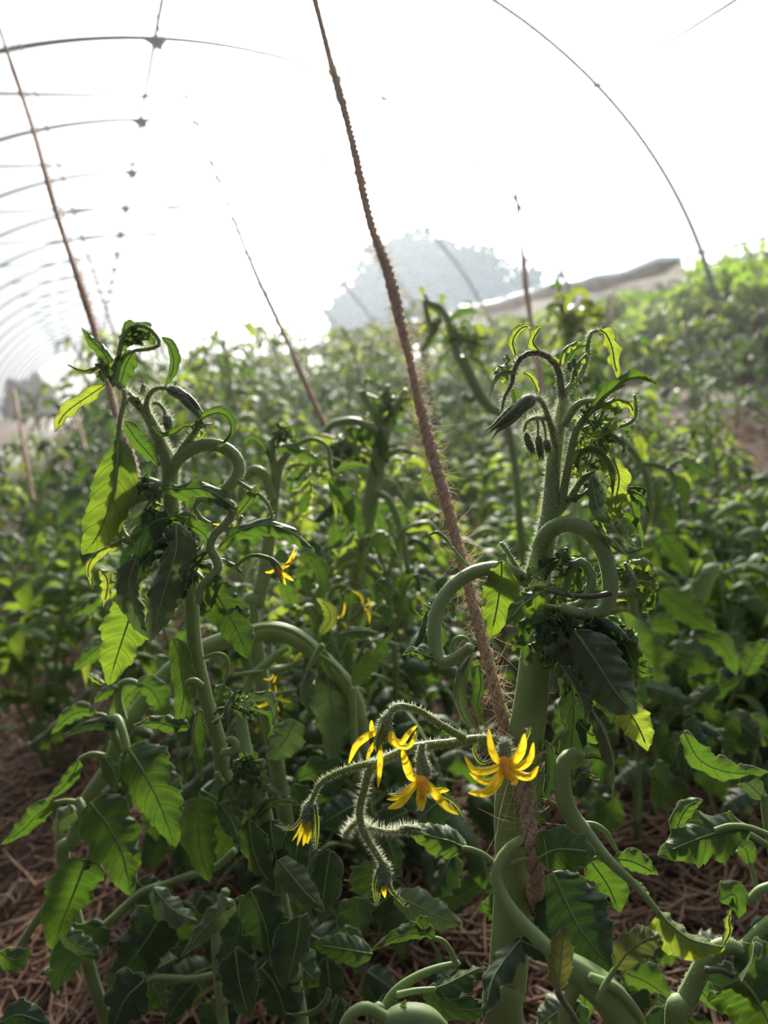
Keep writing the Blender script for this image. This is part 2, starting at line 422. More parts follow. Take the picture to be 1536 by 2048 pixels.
# rolled up side film
mb = MB(); n = 140; ys = np.linspace(4.72, 34, n)
x0 = CX + 3.76; p = np.stack([np.full(n, x0), ys, 1.03 + 0.02 * np.sin(ys * 3.1)], -1)
rr = 0.075 + 0.012 * np.sin(ys * 9) + 0.008 * np.sin(ys * 23); rr[0] = 0.03
tube(mb, p, rr, 14, rib=0.08, nrib=6)
ro = mb.build('film_roll', 'roll')
tag(ro, 'long grey roll of gathered plastic film along the tunnel side, ahead of the blue trees', 'film roll')
mb = MB(); V = []
for y in ys:
    V.append([(x0 + 0.03 + 0.02 * math.sin(y * 7), y, 1.03), (x0 + 0.06 + 0.03 * math.sin(y * 5), y, 0.95), (x0 + 0.05 + 0.03 * math.sin(y * 4 + 1), y, 0.86 + 0.03 * math.sin(y * 6))])
V = np.array(V); i, j = np.meshgrid(np.arange(n - 1), np.arange(2), indexing='ij')
mb.add(V.reshape(-1, 3), np.stack([i * 3 + j, (i + 1) * 3 + j, (i + 1) * 3 + j + 1, i * 3 + j + 1], -1).reshape(-1, 4))
mb.build('loose_flap', 'roll', ro)

# ------------------------------------------------------------------ twines
def pix(pts):
    """pixel points (x, y, depth) -> world, depth interpolated as 1/depth where None"""
    q = [list(a[:3]) if len(a) >= 3 else [a[0], a[1], None] for a in pts]
    s = [0.0]
    for a, b in zip(q, q[1:]): s.append(s[-1] + math.hypot(b[0] - a[0], b[1] - a[1]))
    k = [i for i, a in enumerate(q) if a[2] is not None]
    for i, a in enumerate(q):
        if a[2] is None:
            l = max(j for j in k if j < i); h = min(j for j in k if j > i); t = (s[i] - s[l]) / (s[h] - s[l])
            a[2] = 1 / ((1 - t) / q[l][2] + t / q[h][2])
    return np.array([P(*a) for a in q])


def twine(pts, r, label, fuzz=0, pitch=0.018, detail=True, extend=True, group=None, seed=1):
    p = pix(pts)                      # ordered from the bottom up
    if extend:
        d = nrm(p[-1] - p[-2]); k = (2.7 - p[-1][2]) / max(d[2], .1)
        if k > 0: p = np.vstack([p, p[-1] + d * k * .5, p[-1] + d * k])
    L = np.sum(np.linalg.norm(np.diff(p, axis=0), axis=1))
    n = int(min(900, max(40, L / (0.0022 if detail else 0.03)))); c = spline(p, n)
    seg = np.r_[0, np.cumsum(np.linalg.norm(np.diff(c, axis=0), axis=1))]
    c = np.stack([np.interp(np.linspace(0, seg[-1], n), seg, c[:, q]) for q in range(3)], 1); T, N, B = frames(c)
    s = np.linspace(0, L, n); root = empty('twine', tuple(c[0])); tag(root, label, 'twine', group)
    rs = np.random.RandomState(seed)
    wob = 1 + 0.12 * np.interp(s, np.linspace(0, L, 60), rs.randn(60))
    if detail:
        mb = MB()
        for k in range(3):
            a = 2 * math.pi * s / pitch + k * 2.094
            o = c + (np.cos(a)[:, None] * N + np.sin(a)[:, None] * B) * (r * 0.58 * wob)[:, None]
            tube(mb, o, r * 0.50 * wob, 7, rib=0.10, nrib=3)
        mb.build('strands', 'jute', root, tuple(c[0]))
    else:
        mb = MB(); tube(mb, c, r * wob, 6); mb.build('strands', 'jute', root, tuple(c[0]))
    if fuzz:
        mb = MB(); 
        for q in range(fuzz):
            i = min(n - 2, int((.05 + rs.rand() * .6) / L * n))
            th = rs.rand() * 6.283; d = math.cos(th) * N[i] + math.sin(th) * B[i]
            ln = r * (1.3 + 2.8 * rs.rand() ** 2 + (4 if rs.rand() < .03 else 0)); dr = nrm(d + 0.7 * rs.randn(3) + T[i] * rs.randn() * 0.8)
            bnd = rs.randn(3) * 0.7; p0 = c[i] + d * r * 0.9
            pts_ = np.array([p0 + dr * ln * u + bnd * ln * u * u * 0.6 for u in (0, .33, .66, 1)])
            tube(mb, pts_, np.array([1, .9, .7, .3]) * 0.0001, 3, caps=False)
        h = mb.build('fibres', 'fibre', root, tuple(c[0])); h['kind'] = 'stuff'
    return root


twine([(1070, 1812, .274), (1070, 1740, .25), (1052, 1610), (1010, 1450), (950, 1220), (900, 1030), (850, 850), (810, 680), (775, 540), (740, 440), (700, 262), (662, 125), (630, 0, .60)],
      0.0031, 'thick fuzzy jute twine running up past the open yellow flower on the main stem', fuzz=1900)
twine([(276, 960, .37), (262, 905), (236, 840), (190, 662), (110, 415), (60, 240), (0, 60, .90)], 0.0023,
      'jute twine rising from behind the left tomato plant to the upper left corner', fuzz=300, seed=2)
twine([(690, 930, .62), (640, 830), (600, 740), (555, 640), (500, 520), (425, 330), (370, 190), (298, 0, 2.6)], 0.0032,
      'thin twine slanting up to the left behind the left tomato plant', fuzz=200, seed=3)
twine([(1084, 790, .62), (1062, 640), (1050, 560), (1038, 440), (1022, 300, 1.5)], 0.0034,
      'pale twine rising behind the curled crown of the main tomato plant', fuzz=200, seed=4)
for q, (pts, lb) in enumerate([
        ([(236, 690, 2.0), (150, 430), (60, 150), (5, -10, 3.4)], 'faint twine beside the left jute twine in the white sky'),
        ([(205, 680, 2.4), (110, 380), (20, 70, 4.0)], 'fainter outer twine left of the left jute twine'),
        ([(66, 1000, 1.3), (40, 850, 1.5), (28, 780, 1.8)], 'short pale twine at the left edge below the dark conifers'),
        ([(172, 900, 1.7), (150, 820, 2.0)], 'blurred pale twine between the conifers and the left plant'),
        ([(1222, 640, 3.0), (1232, 560, 3.3)], 'blurred pale twine standing below the end of the film roll'),
        ([(840, 690, 2.2), (846, 600, 2.6)], 'blurred twine in front of the blue trees')]):
    twine(pts, 0.004, lb, detail=False, extend=q in (0, 1), seed=10 + q)

# ------------------------------------------------------------------ explicit foreground plants
HAIR = {}


class Plant:
    def __init__(s, base, label, cat='plant'):
        s.base = tuple(base); s.root = empty('tomato_plant', s.base); tag(s.root, label, cat); s.k = int(abs(base[0]) * 1000) % 97
    def stem(s, pts, hw, name='side_shoot', m='stem', hair=0, hl=0.0020, down=False, label=None, ns=14, rib=0.03, h0=0.0):
        """pts: pixels with depths; hw: half widths in px, list or number"""
        p = pix(pts); q = [a[2] if len(a) > 2 else None for a in pts]
        dep = np.array([np.dot(a - CAM, W2C @ np.array([0, 0, 1.0])) for a in p])
        hwv = np.interp(np.linspace(0, 1, len(p)), np.linspace(0, 1, len(hw)), hw) if isinstance(hw, (list, tuple)) else np.full(len(p), hw)
        r = hwv * dep / FPX
        if down:
            e = np.array([[p[0][0] * .9 + s.base[0] * .1, p[0][1], p[0][2] * .5], [s.base[0], s.base[1], -0.02]])[::-1]
            p = np.vstack([e, p]); r = np.r_[r[0] * 1.05, r[0], r]
        L = np.sum(np.linalg.norm(np.diff(p, axis=0), axis=1)); n = int(min(160, max(14, L / 0.0035)))
        c = spline(p, n); rr = np.maximum(spline(r[:, None].repeat(2, 1), n)[:, 0], r.min() * .6)
        mb = MB(); tube(mb, c, rr, ns, rib=rib); o = mb.build(name, m, s.root, s.base)
        if label: o['label'] = label
        if hair:
            hb = MB(); s.k += 1; hairs(hb, c, rr, int(hair), hl, seed=s.k, t0=h0)
            if h0: hairs(hb, c, rr, int(hair * .4), hl * .4, seed=s.k + 1, t1=h0, hr=.00005)
            h = hb.build('stem_hair', 'hair', o, s.base); h['kind'] = 'stuff'
        return o
    def leaf(s, pts, W, m='leaf', roll=0.0, twist=0.0, curl=0.6, wave=0.05, pet=0, teeth=None, tooth=0.15, lobe=0.12, fold=0.12, nu=None, name='leaf', petm='stem', p=0.75, q=0.75, hair=0, label=None, tipw=0.0):
        """pet: number of leading points that are petiole"""
        s.k += 1; c = pix(pts); dep = np.mean([np.dot(a - CAM, W2C @ np.array([0, 0, 1.0])) for a in c])
        Wm = W * dep / FPX; px = sum(math.hypot(b[0] - a[0], b[1] - a[1]) for a, b in zip(pts, pts[1:]))
        nu = nu or int(min(84, max(24, px / 2.5))); teeth = teeth or max(5, min(11, px / 20))
        mb = MB()
        if pet:
            pc = spline(c[:pet + 1], 14); tube(mb, pc, np.linspace(Wm * 0.075, Wm * 0.04, 14).clip(0.0007, 0.0022), 8, mi=1)
            c = c[pet:]
        q0 = random.Random(s.k * 13 + 1); big = W > 45
        V = leafgeo(mb, c, Wm, roll, twist + q0.uniform(-.6, .6), curl * q0.uniform(.8, 1.5), teeth, tooth * .8, lobe + .05, wave * (1.5 if big else 1.2), fold, seed=s.k * 7 + 3, nu=nu, nv=12, p=p, q=q, tipw=tipw)
        for e in (0, -1): tube(mb, V[:, e], np.full(len(V), min(.00022, max(.00009, .00045 * dep))), 3, mi=2, caps=False)   # downy leaf margin
        L = spline(c, 20); w = Wm * 0.02
        tube(mb, L[:17] - nrm(CAM - L[:17]) * w * .2, np.linspace(w * 1.3, w * .3, 17).clip(0.0003, .0013), 6, mi=1, caps=False)   # raised midrib
        o = mb.build(name, [m, petm, 'rim'], s.root, s.base)
        if label: o['label'] = label
        if hair:
            hb = MB(); hairs(hb, spline(c, 30), np.full(30, Wm * .4), int(hair), 0.0016, seed=s.k, hr=.00005)
            h = hb.build('leaf_hair', 'hair', o, s.base); h['kind'] = 'stuff'
        return o
    def ruffle(s, x, y, d, R_, n, W=(22, 48), L=(36, 85), mats=('pale', 'leaf', 'leaf'), seed=0, squash=1.0, hang=0.5):
        """small crumpled young leaves clustered round a point"""
        rs = random.Random(seed); mb = MB(); names = ['pale', 'leaf', 'dark', 'grey', 'rim', 'stem']
        for _ in range(int(n * 1.5)):
            a = rs.uniform(0, 6.283); rr = R_ * math.sqrt(rs.random()); x0 = x + rr * math.cos(a); y0 = y + rr * math.sin(a) * squash
            dd = d + rs.uniform(-1, 1) * R_ * d / FPX * .8; l = rs.uniform(*L) * 1.35; b = rs.uniform(0, 6.283); x1, y1 = math.cos(b), math.sin(b) * (1 - hang) + hang
            k = rs.uniform(-.9, .9); dz = rs.uniform(-.5, .5) * l * d / FPX
            c = pix([(x0, y0, dd), (x0 + l * .5 * x1 - k * l * .35 * y1, y0 + l * .5 * y1 + k * l * .35 * x1, dd + dz * .6), (x0 + l * x1 * .8, y0 + l * (y1 * .8 + .2), dd + dz)])
            V = leafgeo(mb, c, rs.uniform(*W) * 1.45 * d / FPX, rs.uniform(-1.4, 1.4), rs.uniform(-1.6, 1.6), rs.uniform(.5, 2.2), 6, .3, .35, rs.uniform(.08, .2), seed=rs.randint(0, 99999), nu=28, nv=8, mi=names.index(rs.choice(mats)))
            for e in (0, -1): tube(mb, V[:, e], np.full(len(V), .0001), 3, mi=4, caps=False)
            q = pix([(x, y, d), ((x + x0) / 2 + rs.uniform(-8, 8), (y + y0) / 2, d), (x0, y0, dd)]); tube(mb, spline(q, 8), np.full(8, 2.2 * d / FPX), 5, mi=5, caps=False)
        o = mb.build('curled_leaves', names, s.root, s.base); o['kind'] = 'stuff'; return o
    def bud(s, pts, hw, hair=120, hl=.0022, m='bud', name='flower_bud'):
        p = pix(pts); dep = np.mean([np.dot(a - CAM, W2C @ np.array([0, 0, 1.0])) for a in p])
        c = spline(p, 20); prof = np.interp(np.linspace(0, 1, 20), [0, .12, .3, .6, .85, 1], [.35, .85, 1, .85, .42, .12])
        rr = hw * dep / FPX * prof; mb = MB(); tube(mb, c, rr, 12, rib=.1, nrib=5); o = mb.build(name, m, s.root, s.base)
        # splayed sepal tips
        mb = MB(); T, N, B = frames(c)
        for k in range(5):
            a = k * 1.257; d = math.cos(a) * N[14] + math.sin(a) * B[14]; r = hw * dep / FPX
            q = spline(np.array([c[10] + d * rr[10], c[15] + d * r * .75, c[19] + d * r * .55, c[19] + T[19] * r * 1.2 + d * r * (.5 + .3 * (k % 3))]), 8)
            tube(mb, q, np.array([.2, .28, .28, .25, .2, .16, .1, .04]) * r, 6, caps=False)
        mb.build('sepal_tips', m, o, s.base)
        if hair:
            hb = MB(); s.k += 1; hairs(hb, c, rr, hair, hl, seed=s.k, spread=.6); h = hb.build('bud_hair', 'hair', o, s.base); h['kind'] = 'stuff'
        return o
    def flower(s, neck, hw, petals, sepals, cone=None, hair=200, d=.25, pw=15, sw=9, hl=.0018):
        """neck: pixel polyline of the pedicel and cup; petals and sepals: pixel polylines from the cup outwards"""
        p = pix(neck); dep = d; c = spline(p, 16); rr = np.interp(np.linspace(0, 1, 16), np.linspace(0, 1, len(hw)), hw) * dep / FPX
        mb = MB(); tube(mb, c, rr, 12, rib=.06); o = mb.build('flower', 'bud', s.root, s.base)
        for e in petals:
            w_ = e[1] if isinstance(e[1], (int, float)) else pw; e = e[0] if isinstance(e[1], (int, float)) else e
            s.k += 1; mb = MB(); leafgeo(mb, pix(e), w_ * dep / FPX, roll=0, curl=.9, teeth=1, tooth=0, lobe=0, wave=.03, fold=.05, seed=s.k, nu=30, nv=8, p=.8, q=.6)
            v0 = mb.v[0].reshape(31, 9, 3).copy(); mb.build('petal', 'petal', o, s.base)
        for e in sepals:
            w_ = e[1] if isinstance(e[1], (int, float)) else sw; e = e[0] if isinstance(e[1], (int, float)) else e
            s.k += 1; mb = MB(); q = spline(pix(e), 24); leafgeo(mb, q, w_ * dep / FPX, roll=0, curl=1.1, teeth=1, tooth=0, lobe=0, wave=.03, fold=.05, seed=s.k, nu=24, nv=6, p=.8, q=.6)
            tube(mb, q, np.linspace(.5, .15, 24) * w_ * .5 * dep / FPX, 6, mi=1, caps=False)
            hairs(mb, q, np.full(24, w_ * .4 * dep / FPX), 40, .0014, seed=s.k, hr=.00005); mb.mi[-1][:] = 2
            mb.build('sepal', ['pale', 'bud', 'hair'], o, s.base)
        if cone:
            q = spline(pix(cone), 14); w_ = (cone[-1][3] if len(cone[-1]) > 3 else 8) * dep / FPX
            mb = MB(); tube(mb, q, w_ * np.interp(np.linspace(0, 1, 14), [0, .3, .75, 1], [.9, 1, .6, .15]), 12, rib=.12, nrib=6); mb.build('anther_cone', 'cone', o, s.base)
        if hair:
            hb = MB(); s.k += 1; hairs(hb, c, rr, hair, hl, seed=s.k, spread=.5); h = hb.build('cup_hair', 'hair', o, s.base); h['kind'] = 'stuff'
        return o


def D(d, pts, d2=None):
    """give a pixel polyline its depth (running from d to d2)"""
    n = len(pts); d2 = d if d2 is None else d2
    return [(x, y, d + (d2 - d) * i / (n - 1)) for i, (x, y) in enumerate(pts)]


# ---- main plant
b = P(1030, 2048, .27)
A1 = Plant((b[0] - .01, b[1] + .02, 0), 'tall tomato plant with thick pale stem and three open yellow flowers')
S, Lf, Bd, Fl = A1.stem, A1.leaf, A1.bud, A1.flower
S(D(.27, [(1008, 2060), (1015, 1950), (1026, 1750), (1028, 1600), (1046, 1500), (1062, 1400), (1072, 1300), (1074, 1220), (1078, 1140), (1096, 1050), (1103, 980), (1110, 900), (1122, 830), (1130, 800)], .285),
  [40, 38, 36, 38, 36, 33, 30, 27, 24, 18, 15, 14, 11, 9], 'main_stem', hair=3600, hl=.0024, down=True, ns=24, h0=.62)
S(D(.285, [(1128, 812), (1122, 779), (1115, 735), (1084, 707), (1047, 711), (1028, 741), (1024, 768), (1009, 794), (1004, 822)]), [9, 7, 6, 5, 4, 3], m='stemp', hair=700)
S(D(.285, [(1124, 810), (1134, 780), (1160, 752), (1173, 719), (1177, 680), (1186, 664), (1201, 662)], .29), [8, 6, 5, 4, 3], hair=500)
S(D(.282, [(1084, 1072), (1104, 1040), (1122, 1006), (1137, 930), (1152, 862), (1183, 821), (1217, 785), (1250, 768)], .275), [11, 9, 8, 7, 6, 4], hair=1500)
Lf(D(.272, [(1176, 830), (1205, 795), (1235, 772), (1266, 757), (1296, 762), (1311, 768)]), 40, 'leaf', roll=1.0, curl=1.5, twist=.4)
Lf(D(.274, [(1186, 822), (1215, 805), (1240, 800), (1262, 812), (1270, 840)]), 32, 'pale', roll=-.8, curl=.9, wave=.15, lobe=.3)
Lf(D(.285, [(1199, 660), (1212, 668), (1224, 695), (1230, 730), (1240, 762)]), 40, 'pale', roll=.3, curl=.7, wave=.13, lobe=.3, tooth=.25)
Lf(D(.283, [(1031, 711), (1026, 680), (1045, 655), (1066, 656)]), 26, 'pale', roll=.5, curl=1.2, wave=.12)
Lf(D(.283, [(1082, 705), (1066, 685), (1076, 662), (1086, 652)]), 24, 'pale', roll=.8, curl=1.0, wave=.12)
Lf(D(.283, [(1118, 732), (1128, 700), (1145, 688), (1163, 679)]), 24, 'pale', roll=-.5, curl=1.0, wave=.14)
Lf(D(.283, [(1142, 766), (1150, 735), (1168, 712), (1176, 706)]), 22, 'pale', roll=-.9, curl=1.2, wave=.16)
Lf(D(.283, [(1047, 745), (1062, 756), (1072, 775), (1078, 790)]), 18, 'pale', roll=.5, curl=.8)
Lf(D(.283, [(1034, 747), (1008, 749), (990, 765), (980, 795)]), 18, 'grey', roll=-.4, curl=1.2)
Lf(D(.283, [(1100, 716), (1112, 722), (1120, 735)]), 16, 'pale', roll=.2, curl=.8)
Lf(D(.29, [(1022, 770), (1030, 800), (1024, 830)]), 30, 'leaf', roll=.5, curl=.9)
Lf(D(.287, [(1130, 735), (1150, 700), (1175, 690)]), 16, 'leaf', curl=1)
S(D(.278, [(1111, 892), (1104, 860), (1098, 840), (1086, 808), (1074, 797), (1062, 800)]), [7, 6, 5, 4], 'flower_stalk', 'truss', hair=900, hl=.0030)
Bd(D(.272, [(1070, 797), (1052, 806), (1022, 832), (990, 858)]), 15, hair=380, hl=.0026)
S(D(.278, [(1092, 838), (1070, 836), (1054, 845), (1048, 862)]), [4, 3], 'flower_stalk', 'truss', hair=420, hl=.0030)
for q in ([(1052, 866), (1056, 882), (1066, 906)], [(1076, 872), (1078, 890), (1082, 915)], [(1090, 880), (1094, 890), (1096, 903)]):
    Bd(D(.277, q), 7.5, hair=150, hl=.003)
S(D(.278, [(1074, 838), (1076, 855), (1076, 874)]), 2.5, 'flower_stalk', 'truss', hair=150, hl=.003)
S(D(.278, [(1084, 838), (1090, 860), (1091, 882)]), 2.5, 'flower_stalk', 'truss', hair=150, hl=.003)
for q in ([(1137, 724), (1139, 732), (1140, 742)], [(1148, 738), (1150, 745), (1151, 752)], [(1149, 716), (1148, 724), (1150, 734)]):
    Bd(D(.284, q), 5, hair=40)
# hook shoot at mid height
S(D(.275, [(1078, 1100), (1092, 1070), (1112, 1053), (1141, 1047), (1170, 1057), (1196, 1083), (1213, 1119), (1221, 1164), (1217, 1200), (1198, 1226), (1160, 1228), (1125, 1216)], .255), [17, 17, 16.5, 16, 16, 14, 10], hair=420, hl=.0012)
S(D(.27, [(1120, 1200), (1132, 1172), (1143, 1136), (1165, 1124), (1182, 1149), (1180, 1183), (1155, 1212), (1110, 1220), (1075, 1205)], .258), [7, 9, 9.5, 9.5, 9, 7], hair=200, hl=.0012)
S(D(.256, [(1222, 1186), (1190, 1193), (1150, 1192), (1100, 1183), (1054, 1181)]), [6, 5, 4], m='stemp')
S(D(.262, [(1222, 1190), (1245, 1190), (1264, 1180), (1269, 1162), (1258, 1144), (1250, 1126)]), [7, 6, 4], hair=160)
S(D(.262, [(1264, 1170), (1282, 1163), (1300, 1166)]), 2.5, hair=60)
# left arch
S(D(.272, [(1058, 1165), (1035, 1150), (1008, 1138), (972, 1138), (932, 1152), (895, 1183), (874, 1221), (868, 1262), (873, 1306), (888, 1325), (915, 1315), (942, 1293)], .245), [14, 14, 14, 14, 14, 13, 10], hair=500, hl=.0010)
S(D(.25, [(910, 1315), (906, 1290), (914, 1277), (930, 1276), (942, 1290)]), [6, 5, 4])
S(D(.27, [(1050, 1155), (1030, 1130), (1012, 1100), (1001, 1086)]), [6, 5, 4], hair=200)
# leaves around the mid cluster
Lf(D(.258, [(1003, 1121), (1003, 1150), (998, 1190), (990, 1235), (980, 1278)]), 84, 'lit', roll=.1, curl=.7, wave=.05, lobe=.1, p=.9)
Lf(D(.25, [(1096, 1176), (1070, 1192), (1040, 1215), (1012, 1250)], .245), 66, 'lit', roll=.4, curl=.8, wave=.1, hair=60)
Lf(D(.25, [(1050, 1180), (1080, 1172), (1110, 1180), (1150, 1195)], .25), 26, 'grey', roll=.8, curl=1.2, wave=.1)
Lf(D(.25, [(944, 1304), (920, 1345), (914, 1395), (930, 1440), (962, 1462)], .245), 46, 'grey', roll=.5, curl=1.5, wave=.03)
Lf(D(.246, [(958, 1330), (962, 1370), (956, 1410), (972, 1455)]), 36, 'leaf', roll=-.6, curl=1.1, wave=.06)
Lf(D(.25, [(1150, 1262), (1190, 1320), (1232, 1385), (1272, 1428)], .24), 122, 'grey', roll=.2, curl=.5, fold=.15, wave=.05, lobe=.1)
Lf(D(.262, [(1225, 1385), (1262, 1430), (1282, 1465), (1296, 1502)]), 74, 'pale', roll=-.1, curl=.4, wave=.06)
Lf(D(.252, [(1122, 1330), (1150, 1375), (1165, 1410), (1172, 1450)], .245), 42, 'grey', roll=.6, curl=.9, wave=.09)
Lf(D(.25, [(1180, 1415), (1210, 1470), (1226, 1530), (1226, 1596)], .245), 44, 'grey', roll=-.5, curl=.9, wave=.06)
Lf(D(.262, [(1216, 1232), (1246, 1280), (1272, 1335), (1308, 1353)], .25), 60, 'leaf', roll=.5, curl=.7, wave=.15, lobe=.2)
Lf(D(.272, [(1130, 1320), (1146, 1400), (1140, 1490), (1112, 1580)]), 80, 'dark', roll=.2, curl=.6)
Lf(D(.268, [(1090, 1480), (1098, 1540), (1090, 1604)]), 40, 'dark', roll=.6, curl=1.0)
Lf(D(.27, [(1155, 1440), (1185, 1470), (1206, 1450)]), 46, 'leaf', curl=.5)
Lf(D(.275, [(1170, 1300), (1210, 1360), (1250, 1460)]), 100, 'dark', roll=-.2, curl=.4)
Lf(D(.28, [(1140, 1240), (1200, 1270), (1250, 1330)]), 90, 'dark', roll=.3, curl=.6, wave=.1)
A1.ruffle(1130, 1250, .258, 45, 16, mats=('leaf', 'leaf', 'dark', 'grey'), seed=3)
A1.ruffle(1190, 1275, .262, 50, 16, mats=('leaf', 'leaf', 'dark'), seed=31)
A1.ruffle(1240, 1140, .27, 28, 6, mats=('leaf', 'pale'), seed=4)
A1.ruffle(1145, 1130, .272, 30, 5, mats=('leaf', 'leaf', 'dark'), seed=5)
Lf(D(.262, [(1184, 1046), (1200, 1068), (1225, 1094), (1252, 1108), (1288, 1098)]), 26, 'grey', roll=.8, curl=1.6)
Lf(D(.27, [(1234, 1050), (1245, 1062), (1258, 1084), (1280, 1102)]), 30, 'grey', roll=-.3, curl=1.2, wave=.08)
# right hand crown of curled leaves
Lf(D(.268, [(1158, 945), (1160, 915), (1182, 905), (1207, 922), (1222, 953), (1224, 990)], .26), 36, 'leaf', roll=1.0, curl=1.6)
Lf(D(.27, [(1182, 950), (1190, 990), (1200, 1025), (1228, 1056)], .262), 50, 'grey', roll=.3, curl=1.1, wave=.1)
Lf(D(.275, [(1226, 915), (1238, 955), (1232, 1000), (1228, 1048)]), 58, 'pale', roll=.2, curl=.7, wave=.12, lobe=.25)
Lf(D(.272, [(1166, 858), (1190, 874), (1222, 862), (1245, 838)]), 32, 'pale', roll=.7, curl=1.1, wave=.12)
Lf(D(.275, [(1218, 905), (1205, 885), (1222, 878), (1246, 892), (1240, 915)]), 30, 'grey', roll=.5, curl=1.3, wave=.12)
S(D(.278, [(1128, 850), (1145, 822), (1162, 806), (1190, 802), (1215, 806)]), [8, 8, 6, 4], hair=300)
S(D(.278, [(1269, 790), (1272, 815), (1268, 838), (1250, 850), (1228, 855)]), [3, 4, 3], hair=200)
A1.ruffle(1195, 845, .28, 50, 18, W=(14, 26), L=(18, 42), mats=('pale', 'pale', 'leaf'), seed=6)
A1.ruffle(1180, 930, .278, 34, 8, W=(12, 22), L=(18, 36), seed=7)
A1.ruffle(1215, 985, .282, 36, 8, W=(14, 28), seed=8)
A1.ruffle(1010, 730, .29, 22, 5, W=(10, 18), L=(14, 30), mats=('pale',), seed=9)
S(D(.28, [(1112, 1030), (1138, 1000), (1160, 965), (1180, 950)]), [8, 7, 5], hair=600)
A1.ruffle(860, 1215, .27, 18, 4, W=(16, 26), mats=('leaf', 'dark'), seed=10)
Lf(D(.25, [(873, 1318), (850, 1310), (826, 1300), (806, 1310)]), 24, 'leaf', roll=.6, curl=1, wave=.12)
Lf(D(.27, [(905, 1095), (890, 1078), (872, 1066), (856, 1074)]), 16, 'grey', curl=1.3)
S(D(.27, [(905, 1095), (930, 1125), (950, 1140)]), 3)
# flower stalk and flowers
S(D(.272, [(1040, 1486), (1000, 1482), (954, 1478), (900, 1486), (850, 1491), (813, 1499), (775, 1515), (751, 1527)], .25), [11, 9, 8.5, 8.5, 8], 'flower_stalk', 'truss', hair=900, hl=.0015)
S(D(.25, [(755, 1525), (725, 1530), (696, 1538), (665, 1550), (640, 1567), (628, 1590), (622, 1606)]), [7, 6, 5.5, 5], 'flower_stalk', 'truss', hair=500, hl=.0015)
S(D(.25, [(753, 1524), (738, 1545), (728, 1580), (719, 1620), (723, 1650), (734, 1678), (750, 1702), (765, 1726)], .247), [8, 8, 7.5, 7, 6, 6], 'flower_stalk', 'truss', hair=900, hl=.0022)
S(D(.25, [(720, 1636), (708, 1648), (697, 1660), (692, 1674)]), [5, 4.5, 4], 'flower_stalk', 'truss', hair=320, hl=.003)
S(D(.25, [(722, 1648), (745, 1657), (775, 1663), (802, 1662)]), [5, 4, 4], 'flower_stalk', 'truss', hair=420, hl=.003)
Bd(D(.25, [(798, 1662), (812, 1658), (830, 1661), (842, 1662)]), 9, hair=260, hl=.0028)
Bd(D(.25, [(696, 1660), (691, 1668), (690, 1676)]), 5, hair=100, hl=.0028)
S(D(.258, [(928, 1476), (895, 1458), (862, 1437), (835, 1420), (805, 1412), (788, 1416), (777, 1430)], .25), [8, 7, 6.5, 6.5, 6], 'flower_stalk', 'truss', hair=500, hl=.0016)
Fl(D(.243, [(1012, 1478), (1010, 1492), (1009, 1508), (1008, 1524)], .238), [8, 13, 14, 8],
   [(D(.236, [(1008, 1526), (993, 1517), (982, 1492), (977, 1457)], .232), 17), (D(.236, [(1010, 1526), (1030, 1518), (1044, 1496), (1049, 1467)], .232), 20),
    (D(.235, [(1014, 1530), (1040, 1533), (1060, 1516), (1067, 1485)], .228), 16), (D(.235, [(1014, 1532), (1035, 1548), (1060, 1552), (1077, 1532)], .226), 17),
    (D(.235, [(1010, 1532), (1020, 1548), (1030, 1562), (1022, 1569)], .228), 15), (D(.236, [(1006, 1528), (980, 1540), (950, 1540), (929, 1513)], .230), 16),
    (D(.236, [(1006, 1534), (985, 1560), (962, 1561), (938, 1545)], .231), 12), (D(.235, [(1006, 1530), (996, 1560), (972, 1584), (936, 1585)], .228), 21)],
   [(D(.243, [(1015, 1505), (1040, 1495), (1055, 1470), (1060, 1452)]), 10), (D(.243, [(1020, 1515), (1060, 1525), (1078, 1510), (1099, 1500)]), 8),
    (D(.243, [(1000, 1510), (965, 1525), (948, 1500), (960, 1478)]), 9)],
   [(1008, 1518, .236), (1010, 1538, .233), (1015, 1560, .229, 9)], hair=260)
Fl(D(.25, [(845, 1487), (842, 1505), (843, 1522), (847, 1540), (842, 1556)], .246), [6, 7, 12, 15, 12],
   [(D(.243, [(841, 1556), (824, 1552), (812, 1525), (804, 1497)], .238), 20), (D(.243, [(840, 1556), (820, 1580), (800, 1606), (776, 1617)], .236), 19),
    (D(.243, [(838, 1558), (815, 1578), (795, 1595), (773, 1599)], .24), 11), (D(.242, [(842, 1560), (844, 1582), (842, 1604), (844, 1623)], .236), 24),
    (D(.242, [(846, 1556), (866, 1582), (892, 1612), (918, 1629)], .236), 19), (D(.244, [(848, 1560), (868, 1580), (885, 1580), (898, 1580)], .24), 13)],
   [(D(.246, [(830, 1562), (812, 1578), (795, 1588), (776, 1588)]), 10), (D(.245, [(850, 1562), (880, 1586), (910, 1606), (932, 1640)]), 9)],
   [(843, 1556, .243), (844, 1575, .240), (848, 1600, .237, 10)], hair=420)
